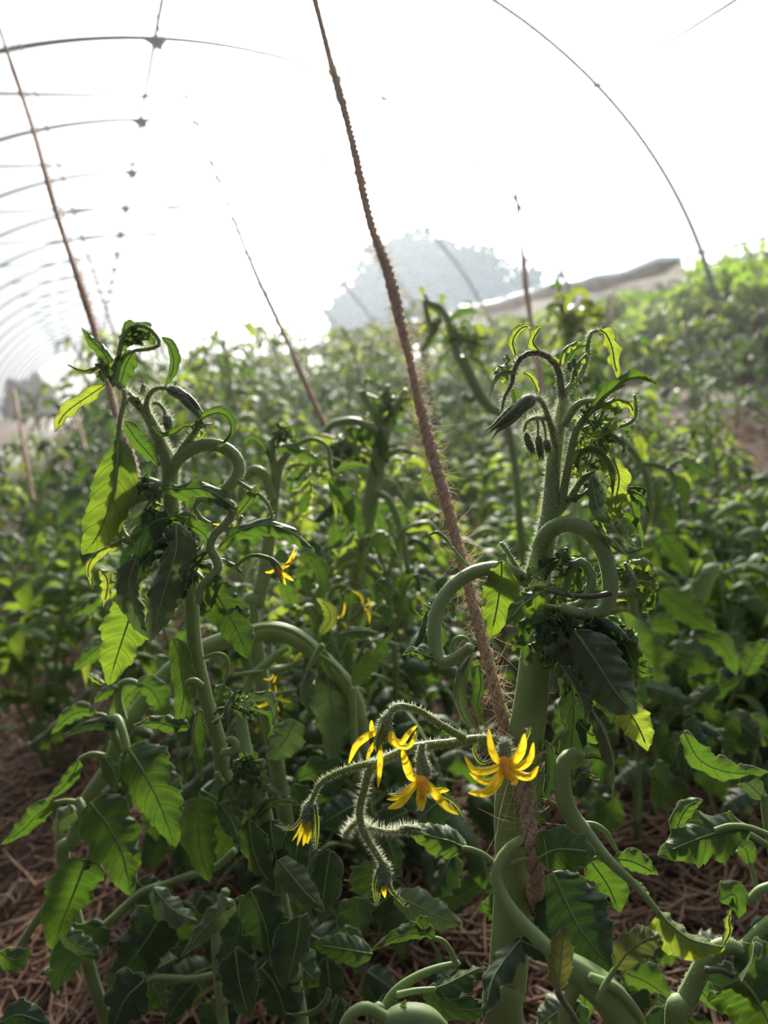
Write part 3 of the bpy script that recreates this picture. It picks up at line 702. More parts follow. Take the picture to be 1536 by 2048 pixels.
Fl(D(.25, [(777, 1428), (772, 1442), (768, 1462), (764, 1482)], .248), [6, 13, 16, 12],
   [(D(.246, [(760, 1462), (735, 1472), (712, 1492), (697, 1528)], .242), 17), (D(.246, [(752, 1480), (740, 1502), (733, 1520)], .243), 10),
    (D(.247, [(760, 1480), (760, 1530), (756, 1577)], .243), 13), (D(.247, [(776, 1470), (800, 1484), (818, 1465), (834, 1451)], .243), 13),
    (D(.247, [(778, 1480), (800, 1493), (820, 1490), (832, 1462)], .243), 11), (D(.248, [(750, 1470), (744, 1458), (743, 1440)]), 12), (D(.246, [(780, 1462), (786, 1480), (800, 1496)], .243), 20)],
   [(D(.245, [(768, 1446), (756, 1480), (754, 1506)]), 22), (D(.25, [(790, 1494), (822, 1492), (838, 1456)]), 6)],
   None, hair=300, sw=14)
Fl(D(.25, [(622, 1604), (618, 1615), (617, 1632), (614, 1650)]), [6, 12, 13, 9],
   [(D(.249, [(612, 1636), (604, 1660), (594, 1692)]), 10), (D(.248, [(616, 1636), (612, 1668), (606, 1692)]), 13), (D(.248, [(620, 1640), (618, 1668), (614, 1688)]), 11), (D(.249, [(608, 1640), (596, 1664), (584, 1682)]), 6)],
   [(D(.249, [(610, 1618), (600, 1640), (580, 1658), (550, 1650)]), 9), (D(.248, [(630, 1610), (634, 1640), (634, 1670), (632, 1704)]), 12), (D(.248, [(624, 1620), (626, 1650), (624, 1690)]), 12)], None, hair=320)
Fl(D(.247, [(765, 1724), (768, 1738), (767, 1755), (764, 1768)]), [6, 14, 15, 10],
   [(D(.246, [(764, 1760), (768, 1780), (770, 1796)]), 12)],
   [(D(.245, [(756, 1738), (748, 1770), (753, 1815)]), 9), (D(.246, [(776, 1738), (782, 1775), (813, 1817)]), 9), (D(.246, [(772, 1760), (784, 1785), (806, 1800)]), 8), (D(.245, [(766, 1745), (758, 1780), (757, 1806)]), 10)], None, hair=320)
# foot of the main plant
S(D(.262, [(1080, 1702), (1072, 1684), (1050, 1680), (1020, 1695), (994, 1736), (998, 1780), (1026, 1825), (1060, 1862), (1103, 1905)], .235), [7, 10, 11, 12, 13, 14, 15], rib=.06)
S(D(.24, [(1096, 1898), (1130, 1925), (1165, 1950), (1215, 1992), (1260, 2060)], .235), [15, 26, 34, 36], rib=.08, name='side_shoot')
S(D(.236, [(1170, 1945), (1150, 1975), (1130, 2020), (1126, 2060)]), [14, 12], rib=.06)
S(D(.232, [(1180, 1955), (1230, 1975), (1270, 2020), (1290, 2060)]), [10, 9])
S(D(.25, [(996, 1736), (970, 1712), (945, 1700), (926, 1696)]), [7, 5])
S(D(.25, [(996, 1740), (1035, 1722), (1078, 1716)]), [6, 5])
Lf(D(.25, [(932, 1697), (900, 1682), (860, 1672), (812, 1652)], .255), 76, 'leaf', roll=.4, curl=.5, wave=.04, lobe=.08)
Lf(D(.242, [(1076, 1716), (1110, 1700), (1150, 1700), (1190, 1706)], .235), 96, 'leaf', roll=.1, curl=.4, wave=.03, tooth=.08, p=.6, q=.5)
Lf(D(.262, [(1105, 1745), (1135, 1810), (1175, 1880), (1238, 1950)], .25), 175, 'dark', roll=-.1, curl=.4, wave=.04, lobe=.1)
Lf(D(.27, [(1180, 1720), (1215, 1770), (1240, 1825)]), 90, 'leaf', roll=.3, curl=.5)
S(D(.222, [(1160, 2060), (1145, 2030), (1128, 2005), (1114, 1979)]), [6, 6], m='stemp')
Lf(D(.222, [(1114, 1984), (1120, 1940), (1124, 1895), (1130, 1850)]), 62, 'brown', roll=.2, curl=.6, wave=.06)
S(D(.228, [(1196, 2000), (1210, 1970), (1231, 1936)]), [7, 5])
Lf(D(.228, [(1230, 1940), (1256, 1905), (1290, 1880), (1322, 1872)], .22), 68, 'brown', roll=.2, curl=.4, wave=.07)
S(D(.272, [(1140, 1540), (1152, 1528), (1162, 1516), (1150, 1506), (1132, 1518), (1124, 1545), (1128, 1590), (1142, 1630), (1168, 1664)], .255), [5, 7, 10, 15, 17, 18, 18], rib=.05)
S(D(.255, [(1165, 1655), (1195, 1695), (1225, 1728), (1262, 1762), (1290, 1792), (1316, 1824)], .24), [14, 11, 8, 6])
S(D(.256, [(1160, 1648), (1190, 1650), (1215, 1668), (1232, 1700)]), [6, 6, 4])
Lf(D(.24, [(1314, 1820), (1345, 1852), (1385, 1880), (1450, 1895)], .235), 95, 'pale', roll=-.7, curl=.9, wave=.08, fold=.25)
Lf(D(.25, [(1232, 1718), (1262, 1722), (1290, 1735), (1316, 1750)]), 54, 'leaf', roll=.5, curl=.6, wave=.07)
Lf(D(.25, [(1262, 1762), (1278, 1775), (1300, 1790)]), 24, 'pale', curl=1, wave=.15)
Lf(D(.26, [(1130, 1585), (1150, 1565), (1165, 1545), (1200, 1560)]), 26, 'leaf', curl=1, wave=.1, pet=1)
Lf(D(.262, [(1162, 1516), (1190, 1512), (1215, 1524)]), 12, 'grey', curl=1.2)
Lf(D(.258, [(1040, 1880), (1020, 1905), (985, 1960), (968, 2040)], .235), 70, 'dark', roll=.5, curl=.7)
Lf(D(.24, [(1040, 1880), (1075, 1898), (1110, 1925)]), 50, 'dark', roll=.2, curl=.6)
S(D(.262, [(1130, 1450), (1140, 1420), (1150, 1400)]), 3)
Lf(D(.25, [(1098, 1500), (1112, 1478), (1130, 1455), (1120, 1440)]), 12, 'grey', curl=1.2)

# ---- left plant
b = P(500, 1620, .34)
A2 = Plant((b[0], b[1] + .01, 0), 'twisted tomato plant at left with a heart-shaped looping shoot and drooping dark leaves')
S, Lf, Bd, Fl = A2.stem, A2.leaf, A2.bud, A2.flower
S(D(.345, [(524, 1612), (476, 1592), (448, 1550), (438, 1487), (408, 1383), (388, 1282), (380, 1170), (362, 1090), (346, 1030), (340, 975), (339, 930), (322, 888), (308, 855)], .33),
  [17, 17, 17, 15, 14, 14, 14, 14, 15, 16, 17, 12, 11], 'main_stem', hair=2000, hl=.0026, down=True, ns=20, h0=.68)
S(D(.331, [(320, 885), (308, 855), (292, 826), (275, 808), (254, 786), (232, 765), (212, 740), (200, 715)]), [12, 11, 9, 7, 5, 4], hair=1300, hl=.0032)
Lf(D(.33, [(213, 758), (218, 728), (203, 700), (182, 680), (163, 656)]), 36, 'leaf', roll=.3, curl=1.0, wave=.08, lobe=.2)
Lf(D(.33, [(210, 770), (180, 790), (140, 818), (122, 838), (110, 864)]), 38, 'pale', roll=-.2, curl=.8, wave=.10, lobe=.2)
Lf(D(.33, [(200, 728), (185, 738), (165, 741), (135, 729)]), 16, 'brown', roll=.5, curl=1.3, wave=.06)
Lf(D(.33, [(226, 775), (232, 745), (250, 715), (268, 700)]), 30, 'leaf', roll=.8, curl=.9)
S(D(.33, [(228, 770), (236, 735), (240, 698), (250, 668), (272, 651), (298, 657), (314, 674), (318, 690), (300, 698), (267, 702), (244, 716)]), [6, 5, 4, 4, 3], hair=260)
Lf(D(.331, [(250, 692), (262, 668), (285, 662), (312, 690)]), 52, 'leaf', roll=.2, curl=.6, wave=.1, lobe=.25)
A2.ruffle(276, 680, .332, 22, 8, W=(12, 20), L=(14, 30), mats=('leaf', 'leaf', 'pale'), seed=41, hang=.2)
Lf(D(.331, [(324, 674), (342, 698), (347, 735), (330, 775)]), 34, 'leaf', roll=.5, curl=1.0, wave=.04)
Lf(D(.331, [(268, 702), (250, 735), (238, 785)]), 44, 'leaf', roll=.2, curl=.7, wave=.06)
A2.ruffle(205, 735, .33, 18, 5, W=(10, 18), L=(12, 28), mats=('pale', 'leaf'), seed=42)
A2.ruffle(268, 800, .33, 16, 4, W=(10, 16), L=(12, 26), mats=('leaf', 'grey'), seed=43)
S(D(.33, [(297, 832), (293, 806), (302, 785), (318, 776), (338, 778)]), [6, 5, 4], 'flower_stalk', 'truss', hair=420, hl=.0034)
Bd(D(.328, [(334, 778), (356, 786), (378, 802), (400, 828)]), 12, hair=260, hl=.0032)
S(D(.33, [(306, 806), (318, 808), (328, 820), (331, 832)]), 3.5, 'flower_stalk', 'truss', hair=200, hl=.0032)
Bd(D(.329, [(331, 830), (335, 842), (337, 860)]), 9, hair=180, hl=.0032)
Bd(D(.333, [(288, 768), (286, 776), (284, 786)]), 5, hair=60, hl=.003)
S(D(.33, [(344, 940), (354, 922), (374, 904), (402, 891), (434, 890), (464, 906), (479, 931), (470, 960), (440, 988), (415, 1004)], .32), [12, 13, 13, 12.5, 12, 11], hair=500, hl=.0014)
S(D(.328, [(346, 930), (368, 894), (388, 868), (396, 852), (392, 846)]), [8, 7, 5], hair=420, hl=.003)
Lf(D(.326, [(389, 856), (410, 834), (440, 826), (460, 842), (456, 872), (416, 906)], .318), 30, 'leaf', roll=.7, curl=1.2)
A2.ruffle(408, 850, .326, 16, 5, W=(8, 14), L=(12, 24), mats=('pale',), seed=44)
Lf(D(.325, [(296, 850), (320, 872), (350, 866), (372, 852), (390, 862)]), 22, 'leaf', roll=.8, curl=1.2, wave=.1)
S(D(.322, [(248, 780), (249, 800), (240, 840), (236, 884)]), [5, 4.5, 5], hair=260, hl=.0026)
Lf(D(.32, [(236, 878), (234, 930), (222, 1000), (196, 1070), (165, 1110)], .31), 96, 'lit', roll=.25, curl=.55, wave=.04, lobe=.06, tooth=.1, p=.8, q=.7)
Lf(D(.322, [(242, 890), (244, 930), (240, 980), (222, 1050)]), 40, 'leaf', roll=-1.0, curl=.8, wave=.07)
Lf(D(.33, [(248, 842), (272, 878), (296, 905), (318, 932)]), 52, 'leaf', roll=.3, curl=.7, wave=.05, hair=120)
Lf(D(.318, [(322, 976), (360, 978), (410, 978), (455, 1004), (474, 1026)], .31), 52, 'leaf', roll=-.4, curl=.7, wave=.1, lobe=.15)
S(D(.33, [(322, 975), (300, 965), (276, 962), (256, 972)]), [11, 10, 9], hair=220)
A2.ruffle(285, 970, .325, 26, 7, W=(14, 22), L=(20, 36), mats=('leaf', 'pale', 'grey'), seed=45)
S(D(.325, [(325, 985), (285, 991), (250, 1012), (236, 1045), (246, 1072), (270, 1088)]), [11, 12, 11, 10, 9], hair=120)
S(D(.315, [(393, 1000), (430, 1000), (458, 1006), (466, 1020), (456, 1044), (428, 1070), (420, 1096), (434, 1120), (436, 1138), (418, 1158), (400, 1178), (398, 1206)], .31), [6, 8, 9, 9, 8, 9, 9, 9, 9, 6], hair=260)
S(D(.315, [(396, 1002), (390, 1016), (402, 1036), (420, 1046)]), [5, 5, 3])
S(D(.318, [(474, 962), (496, 976), (520, 990), (540, 1016), (545, 1045)]), [4.5, 4, 3.5, 3], hair=120)
Lf(D(.312, [(436, 1096), (470, 1066), (520, 1050), (565, 1056), (605, 1080), (628, 1106)]), 54, 'leaf', roll=-.5, curl=.9, wave=.06, lobe=.15)
Lf(D(.315, [(472, 1032), (492, 1008), (506, 988), (520, 970)]), 30, 'leaf', roll=.3, curl=.7)
Lf(D(.318, [(340, 1034), (305, 1046), (284, 1082), (276, 1134)]), 82, 'dark', roll=.3, curl=.7)
Lf(D(.31, [(352, 1046), (352, 1100), (334, 1165), (316, 1225), (300, 1284)], .30), 104, 'grey', roll=.5, curl=.9, fold=.2, wave=.04)
Lf(D(.305, [(272, 1116), (258, 1170), (276, 1230), (300, 1278)]), 66, 'grey', roll=-.3, curl=1.2, wave=.03)
Lf(D(.32, [(335, 1040), (372, 1046), (410, 1070), (420, 1100)]), 48, 'leaf', roll=.5, curl=1.1, wave=.1)
Lf(D(.32, [(250, 1075), (222, 1092), (192, 1108), (176, 1140), (186, 1178)]), 34, 'pale', roll=.5, curl=1.0, wave=.12, lobe=.25)
Lf(D(.32, [(200, 1138), (214, 1158), (214, 1182), (206, 1215)]), 34, 'pale', roll=-.1, curl=.8, wave=.10, lobe=.25)
Lf(D(.32, [(256, 1130), (240, 1145), (228, 1158)]), 26, 'pale', roll=.3, wave=.15)
Lf(D(.325, [(275, 1195), (258, 1240), (238, 1300), (216, 1370)]), 108, 'lit', roll=-.1, curl=.5, wave=.04, p=.7, q=.6, label='broad green leaf lit from behind')
Lf(D(.31, [(420, 1165), (446, 1210), (474, 1260), (496, 1318)]), 92, 'leaf', roll=.1, curl=.5, wave=.06, p=.7, q=.6)
Lf(D(.328, [(346, 1275), (362, 1325), (368, 1390), (352, 1462)]), 58, 'leaf', roll=.2, curl=.6, wave=.07)
Lf(D(.315, [(398, 1420), (388, 1460), (388, 1510), (402, 1562)]), 54, 'leaf', roll=.5, curl=1.1, wave=.03)
Lf(D(.325, [(380, 1454), (345, 1452), (310, 1444), (268, 1450)]), 44, 'leaf', roll=-.3, curl=.7, wave=.1, lobe=.2)
S(D(.315, [(444, 1505), (464, 1502), (472, 1490), (464, 1478), (454, 1482)]), [8, 8, 6])
S(D(.32, [(408, 1316), (430, 1308), (450, 1312), (457, 1334), (448, 1362)]), [4, 4, 3])
S(D(.32, [(404, 1372), (390, 1362), (376, 1366), (374, 1378)]), [7, 7, 6])
A2.ruffle(345, 1075, .322, 42, 12, W=(18, 30), mats=('leaf', 'dark', 'dark', 'pale'), seed=46)
A2.ruffle(395, 1120, .318, 34, 8, W=(16, 30), mats=('leaf', 'dark'), seed=47)
A2.ruffle(470, 1400, .33, 26, 8, W=(12, 24), mats=('leaf', 'grey'), seed=48)
A2.ruffle(495, 1540, .33, 40, 12, W=(14, 30), mats=('leaf', 'leaf', 'grey'), seed=49)
A2.ruffle(300, 1000, .33, 40, 6, W=(14, 24), mats=('dark', 'leaf'), seed=50)
S(D(.32, [(470, 1132), (500, 1112), (530, 1114), (548, 1124)]), [4, 4, 5], 'flower_stalk', 'truss')
Fl(D(.32, [(538, 1115), (550, 1128), (560, 1146), (566, 1164)]), [5, 10, 10, 5],
   [(D(.32, [(548, 1132), (566, 1134), (580, 1120), (590, 1096)]), 11), (D(.32, [(552, 1136), (575, 1130), (594, 1102)]), 10), (D(.318, [(556, 1140), (574, 1152), (588, 1162)]), 12),
    (D(.318, [(552, 1132), (562, 1150), (572, 1170)]), 14), (D(.32, [(548, 1140), (540, 1144), (530, 1144)]), 9)], [(D(.319, [(546, 1126), (580, 1128), (586, 1112)]), 6)], None, hair=40)
Fl(D(.325, [(484, 1032), (480, 1040), (474, 1052)]), [4, 6, 5], [(D(.324, [(480, 1040), (470, 1056), (462, 1072)]), 12), (D(.325, [(460, 1052), (448, 1050), (425, 1048)]), 8), (D(.326, [(470, 1036), (472, 1020), (470, 1004)]), 8)], [], None, hair=20)
# lower leaves of the left plant
Lf(D(.33, [(408, 1596), (396, 1640), (400, 1700), (418, 1764)]), 92, 'leaf', roll=.1, curl=.5, wave=.05, p=.7, q=.65)
Lf(D(.32, [(438, 1606), (462, 1640), (480, 1690)]), 50, 'leaf', roll=-.4, curl=.6)
Lf(D(.33, [(498, 1640), (505, 1690), (520, 1735), (552, 1785)]), 70, 'leaf', roll=.3, curl=.6, wave=.06)
Lf(D(.32, [(556, 1720), (580, 1748), (612, 1786), (648, 1822)]), 66, 'grey', roll=-.1, curl=.5, wave=.06, fold=.2)
Lf(D(.345, [(470, 1806), (440, 1825), (405, 1862), (365, 1912)]), 56, 'grey', roll=.2, curl=.6, wave=.05)
Lf(D(.35, [(500, 1795), (482, 1850), (458, 1910), (430, 1962)]), 100, 'dark', roll=.1, curl=.4)
Lf(D(.34, [(510, 1640), (540, 1608), (575, 1600), (600, 1610)]), 26, 'leaf', roll=.3, wave=.1)
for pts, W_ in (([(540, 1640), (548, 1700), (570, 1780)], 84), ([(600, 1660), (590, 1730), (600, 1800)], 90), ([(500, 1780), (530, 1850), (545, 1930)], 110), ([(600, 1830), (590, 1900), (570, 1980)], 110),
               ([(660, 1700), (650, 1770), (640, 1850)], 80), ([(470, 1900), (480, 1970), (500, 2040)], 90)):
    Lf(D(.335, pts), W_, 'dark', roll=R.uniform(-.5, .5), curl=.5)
S(D(.335, [(446, 1560), (440, 1562), (434, 1545)]), [7, 8, 6])

# ---- sprawling plant with the arching stem
b = P(215, 1830, .46)
A3 = Plant((b[0], b[1] + .02, 0), 'sprawling tomato plant whose thick stem arches between the two tall plants')
S, Lf, Bd, Fl = A3.stem, A3.leaf, A3.bud, A3.flower
S(D(.43, [(128, 1730), (146, 1680), (175, 1600), (215, 1540), (238, 1480), (262, 1440), (300, 1388), (345, 1338), (420, 1292), (505, 1268), (545, 1262), (585, 1272), (620, 1296), (662, 1335), (695, 1372), (716, 1420), (730, 1500)], .40),
  [13, 14, 15, 15, 15, 16, 16, 17, 18, 19, 19, 18, 17, 16, 15, 10], 'main_stem', hair=300, down=True, ns=18)
S(D(.39, [(490, 1262), (530, 1252), (575, 1258), (610, 1278), (634, 1300)]), [5, 5, 5, 4])
S(D(.39, [(704, 1376), (706, 1420), (710, 1490), (716, 1560)]), [8, 7, 7])
S(D(.39, [(640, 1310), (668, 1330), (690, 1356), (702, 1376)]), [4, 5])
S(D(.38, [(646, 1290), (638, 1300), (624, 1325), (612, 1352)]), [7, 6, 5])
Lf(D(.378, [(618, 1338), (606, 1372), (606, 1402), (622, 1428)]), 52, 'grey', roll=.6, curl=1.0, wave=.07)
Lf(D(.4, [(652, 1340), (662, 1400), (668, 1450), (660, 1520)]), 100, 'grey', roll=.1, curl=.4, fold=.2, wave=.03)
Lf(D(.395, [(706, 1372), (730, 1340), (758, 1312), (785, 1265)]), 52, 'leaf', roll=.2, curl=.6, wave=.06)
Lf(D(.4, [(640, 1270), (660, 1240), (655, 1215), (632, 1196)]), 36, 'pale', roll=.2, curl=.6)
Lf(D(.4, [(680, 1268), (705, 1262), (735, 1262), (758, 1266)]), 36, 'leaf', roll=-.4, curl=.7)
Lf(D(.39, [(648, 1300), (652, 1330), (666, 1360)]), 24, 'leaf')
S(D(.385, [(492, 1510), (486, 1470), (482, 1420), (500, 1360), (530, 1330), (558, 1305), (575, 1296)], .40), [14, 12, 10, 9, 9, 7, 5])
S(D(.39, [(540, 1340), (570, 1336), (605, 1318)]), [6, 4])
S(D(.38, [(482, 1422), (520, 1400), (560, 1386), (590, 1380)]), [4, 4, 3])
S(D(.39, [(468, 1350), (500, 1345), (530, 1342)]), [4, 4, 3])
Fl(D(.40, [(566, 1376), (560, 1384), (552, 1390), (546, 1398)]), [3, 6, 8, 5],
   [(D(.395, [(546, 1396), (530, 1408), (508, 1416)]), 13), (D(.395, [(546, 1398), (552, 1410), (560, 1423)]), 12), (D(.395, [(548, 1396), (568, 1400), (584, 1405)]), 11), (D(.396, [(546, 1394), (542, 1384), (538, 1376)]), 10), (D(.396, [(548, 1392), (552, 1380), (550, 1370)]), 8)], [], None, hair=0)
Fl(D(.41, [(558, 1338), (552, 1344), (550, 1352)]), [3, 5, 4], [(D(.41, [(552, 1346), (550, 1358), (546, 1366)]), 9), (D(.41, [(548, 1348), (540, 1358), (526, 1358)]), 8), (D(.41, [(590, 1318), (596, 1312), (600, 1304)]), 6), (D(.41, [(586, 1318), (596, 1322), (602, 1320)]), 7)], [], None, hair=0)
# left side petioles and big leaves
S(D(.40, [(246, 1440), (236, 1400), (240, 1372), (258, 1362), (284, 1370)], .38), [9, 8, 7, 6, 5])
Lf(D(.38, [(272, 1366), (300, 1378), (320, 1410), (325, 1455)]), 62, 'leaf', roll=.3, curl=.7)
Lf(D(.385, [(238, 1375), (215, 1380), (198, 1392), (188, 1405)]), 32, 'leaf', roll=.3)
Lf(D(.385, [(210, 1368), (190, 1355), (176, 1346)]), 18, 'pale', roll=.5)
S(D(.40, [(238, 1500), (224, 1460), (224, 1438), (236, 1438), (246, 1462), (258, 1504)], .37), [9, 8, 8, 8, 7, 6])
S(D(.385, [(226, 1442), (205, 1430), (184, 1428)]), [5, 4, 3.5])
Lf(D(.38, [(190, 1427), (160, 1424), (130, 1440), (104, 1468)]), 46, 'leaf', roll=-.6, curl=.8, wave=.1)
Lf(D(.385, [(250, 1440), (220, 1450), (180, 1450), (120, 1475)]), 36, 'dark', roll=-.3, curl=.8)
Lf(D(.365, [(256, 1496), (285, 1540), (322, 1615), (350, 1695)], .35), 128, 'leaf', roll=.1, curl=.4, wave=.04, lobe=.12, p=.6, q=.6)
Lf(D(.37, [(240, 1510), (260, 1560), (262, 1615)]), 44, 'grey', roll=.7, curl=.9)
S(D(.39, [(208, 1512), (185, 1508), (164, 1516), (156, 1526)]), [6, 4])
Lf(D(.38, [(158, 1522), (146, 1548), (125, 1575), (92, 1602)]), 34, 'leaf', roll=.2, curl=.8, wave=.08)
Lf(D(.385, [(208, 1514), (228, 1545), (232, 1585)]), 50, 'leaf', roll=-.4, curl=.8)
S(D(.385, [(168, 1608), (135, 1602), (106, 1606)]), [6, 4])
Lf(D(.37, [(112, 1604), (80, 1625), (45, 1660), (2, 1690)]), 52, 'leaf', roll=-.2, curl=.7, wave=.06)
S(D(.375, [(156, 1600), (174, 1636), (184, 1680), (176, 1730)], .36), [8, 9, 8, 6])
Lf(D(.36, [(180, 1606), (215, 1650), (245, 1710), (262, 1790)]), 120, 'leaf', roll=.1, curl=.3, wave=.04, p=.6, q=.55)
Lf(D(.358, [(172, 1722), (150, 1780), (128, 1835), (105, 1900)]), 120, 'leaf', roll=-.1, curl=.4, wave=.03, p=.6, q=.6)
Lf(D(.39, [(150, 1620), (120, 1640), (115, 1680)]), 60, 'grey', roll=.2)
S(D(.40, [(470, 1700), (430, 1735), (368, 1755), (330, 1770), (285, 1785), (240, 1825), (190, 1870), (95, 1945)], .42), [7, 8, 8, 9, 9])
S(D(.40, [(104, 1795), (80, 1830), (30, 1906), (-20, 1960)], .42), [8, 8, 9])
Lf(D(.375, [(308, 1776), (330, 1805), (360, 1828), (395, 1842)]), 62, 'grey', roll=-.3, curl=.5)
Lf(D(.385, [(330, 1820), (300, 1870), (258, 1930), (216, 1996)]), 120, 'dark', roll=.1, curl=.4, p=.6, q=.6)
Lf(D(.385, [(205, 1850), (175, 1885), (140, 1925), (110, 1990)]), 110, 'dark', roll=-.2, curl=.4)
Lf(D(.37, [(120, 1860), (155, 1890), (200, 1905)]), 50, 'grey', roll=.3)
Lf(D(.36, [(0, 1905), (30, 1920), (60, 1900)]), 50, 'leaf', roll=.3)
Lf(D(.36, [(290, 1960), (250, 2000), (225, 2060)]), 110, 'dark', curl=.4)
Lf(D(.4, [(395, 1960), (360, 2000), (330, 2050)]), 60, 'dark', curl=.4)
Lf(D(.35, [(0, 2045), (40, 2030), (100, 2050)]), 60, 'dark', curl=.4)
S(D(.38, [(452, 1780), (438, 1830), (432, 1880), (436, 1950), (448, 2060)], .37), [9, 10, 11])
S(D(.375, [(428, 1950), (380, 1958), (312, 1956), (290, 1975)]), [7, 6])
S(D(.37, [(440, 2010), (480, 1985), (520, 1945), (560, 1900)]), [7, 6, 5])
Lf(D(.36, [(520, 1935), (552, 1975), (580, 2060)]), 130, 'dark', roll=.1, curl=.4, p=.6, q=.6)
Lf(D(.34, [(745, 1908), (710, 1902), (670, 1895), (622, 1888)]), 66, 'leaf', roll=.2, curl=.6, wave=.05)
Lf(D(.33, [(655, 1975), (648, 2000), (620, 2022), (572, 2028)]), 26, 'grey', roll=.6, curl=1.3)
Lf(D(.40, [(790, 1790), (830, 1810), (880, 1835), (925, 1848)]), 74, 'grey', roll=.1, curl=.5)
Lf(D(.38, [(590, 1560), (630, 1545), (680, 1540), (720, 1530)]), 60, 'leaf', roll=.5, curl=.6, wave=.08)
Lf(D(.40, [(590, 1440), (570, 1480), (535, 1520)]), 80, 'grey', roll=.3, curl=.5)
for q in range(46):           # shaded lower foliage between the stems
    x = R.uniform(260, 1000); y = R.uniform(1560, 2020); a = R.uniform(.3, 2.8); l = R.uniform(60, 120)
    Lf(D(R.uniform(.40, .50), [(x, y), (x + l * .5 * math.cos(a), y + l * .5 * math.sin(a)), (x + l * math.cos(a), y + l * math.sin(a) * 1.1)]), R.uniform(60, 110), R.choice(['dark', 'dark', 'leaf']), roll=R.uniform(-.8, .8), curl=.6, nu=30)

# ---- plant just behind the left one
b = P(505, 1300, .46)
A4 = Plant((b[0], b[1] + .02, 0), 'hairy tomato plant standing just behind the left plant, small leaves drooping from its tip')
S, Lf, Bd, Fl = A4.stem, A4.leaf, A4.bud, A4.flower
S(D(.46, [(505, 1250), (516, 1200), (530, 1140), (543, 1041), (553, 959), (562, 927), (580, 902)]), [16, 15, 13, 10, 9, 7], 'main_stem', hair=1500, hl=.003, down=True)
S(D(.46, [(550, 960), (546, 925), (543, 880)]), [8, 9, 7], hair=300, hl=.003)
S(D(.455, [(544, 1000), (532, 955), (510, 940), (490, 955), (484, 996), (490, 1030)]), [9, 10, 10, 9, 7], hair=200)
Lf(D(.455, [(486, 896), (504, 878), (526, 896), (544, 930)]), 24, 'leaf', roll=.7, curl=1.3)
Lf(D(.45, [(562, 890), (600, 902), (630, 918), (648, 936)]), 32, 'leaf', roll=-.4, curl=.9, wave=.08)
S(D(.455, [(590, 890), (626, 878), (656, 896), (660, 930), (668, 960)]), [5, 4, 4], hair=160)
Lf(D(.44, [(662, 955), (682, 985), (710, 1030), (726, 1076)]), 56, 'leaf', roll=.2, curl=.6, wave=.08)
Lf(D(.455, [(673, 942), (700, 932), (738, 934)]), 24, 'leaf', roll=.4)
A4.ruffle(562, 872, .46, 24, 12, W=(10, 20), L=(14, 32), mats=('leaf', 'pale', 'leaf'), seed=60, hang=.1)
A4.ruffle(630, 930, .46, 30, 8, W=(10, 20), mats=('leaf', 'pale'), seed=61)
Lf(D(.45, [(600, 1110), (630, 1130), (642, 1170), (625, 1200)]), 44, 'leaf', roll=.4, curl=.8)
Fl(D(.47, [(700, 1240), (712, 1232), (722, 1222), (726, 1212)]), [4, 5, 7, 6],
   [(D(.465, [(726, 1210), (722, 1192), (704, 1181)]), 13), (D(.465, [(728, 1212), (738, 1206), (736, 1195)]), 10), (D(.465, [(728, 1214), (738, 1228), (739, 1248)]), 12)], [(D(.465, [(730, 1222), (748, 1226), (764, 1236)]), 7)], None, hair=20)
Fl(D(.47, [(690, 1250), (684, 1240), (680, 1232)]), [3, 6, 5], [(D(.468, [(682, 1238), (688, 1222), (690, 1205)]), 9), (D(.468, [(680, 1236), (668, 1232), (656, 1230)]), 11), (D(.468, [(684, 1244), (690, 1250), (694, 1256)]), 12)], [], None, hair=20)

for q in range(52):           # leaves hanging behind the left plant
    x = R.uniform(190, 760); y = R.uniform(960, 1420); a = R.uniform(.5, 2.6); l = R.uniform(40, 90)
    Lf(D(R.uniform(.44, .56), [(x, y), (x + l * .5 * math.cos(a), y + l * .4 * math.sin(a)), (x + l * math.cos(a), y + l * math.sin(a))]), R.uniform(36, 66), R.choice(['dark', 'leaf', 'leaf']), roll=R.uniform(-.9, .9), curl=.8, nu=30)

# ---- plant in the middle with the forked stem
b = P(700, 1330, .62)
A5 = Plant((b[0], b[1] + .02, 0), 'blurred tomato plant behind the rope with a thick forked stem and side arms')
S, Lf = A5.stem, A5.leaf
S(D(.62, [(690, 1290), (712, 1150), (735, 1034), (750, 960), (761, 894), (768, 858)]), [17, 17, 17, 17, 16, 15], 'main_stem', hair=500, hl=.004, down=True)
S(D(.62, [(766, 880), (752, 832), (736, 806), (724, 782)]), [14, 9, 6])
S(D(.62, [(768, 878), (778, 840), (798, 806), (812, 780)]), [12, 8, 6])
S(D(.62, [(768, 915), (785, 905), (808, 900), (826, 908)]), [7, 6, 5])
S(D(.61, [(752, 862), (726, 848), (700, 842), (668, 848), (650, 864)]), [8, 8, 7])
S(D(.61, [(752, 985), (776, 998), (794, 1034), (808, 1089), (816, 1140)]), [7, 7, 6])
S(D(.6, [(690, 1130), (720, 1128), (752, 1151), (794, 1187)]), [7, 8, 6])
Lf(D(.60, [(690, 1060), (700, 1090), (690, 1125)]), 44, 'leaf', roll=.3)
A5.ruffle(770, 800, .63, 40, 14, W=(12, 26), L=(24, 50), mats=('leaf', 'pale', 'leaf'), seed=70)
A5.ruffle(690, 880, .62, 30, 8, mats=('leaf', 'pale'), seed=71)
for q in range(14):
    x = R.uniform(600, 860); y = R.uniform(930, 1200); a = R.uniform(.4, 2.6); l = R.uniform(40, 85)
    Lf(D(R.uniform(.6, .72), [(x, y), (x + l * .5 * math.cos(a), y + l * .5 * math.sin(a)), (x + l * math.cos(a), y + l * math.sin(a) * 1.1)]), R.uniform(26, 50), 'leaf', roll=R.uniform(-.8, .8), curl=.8, nu=30)

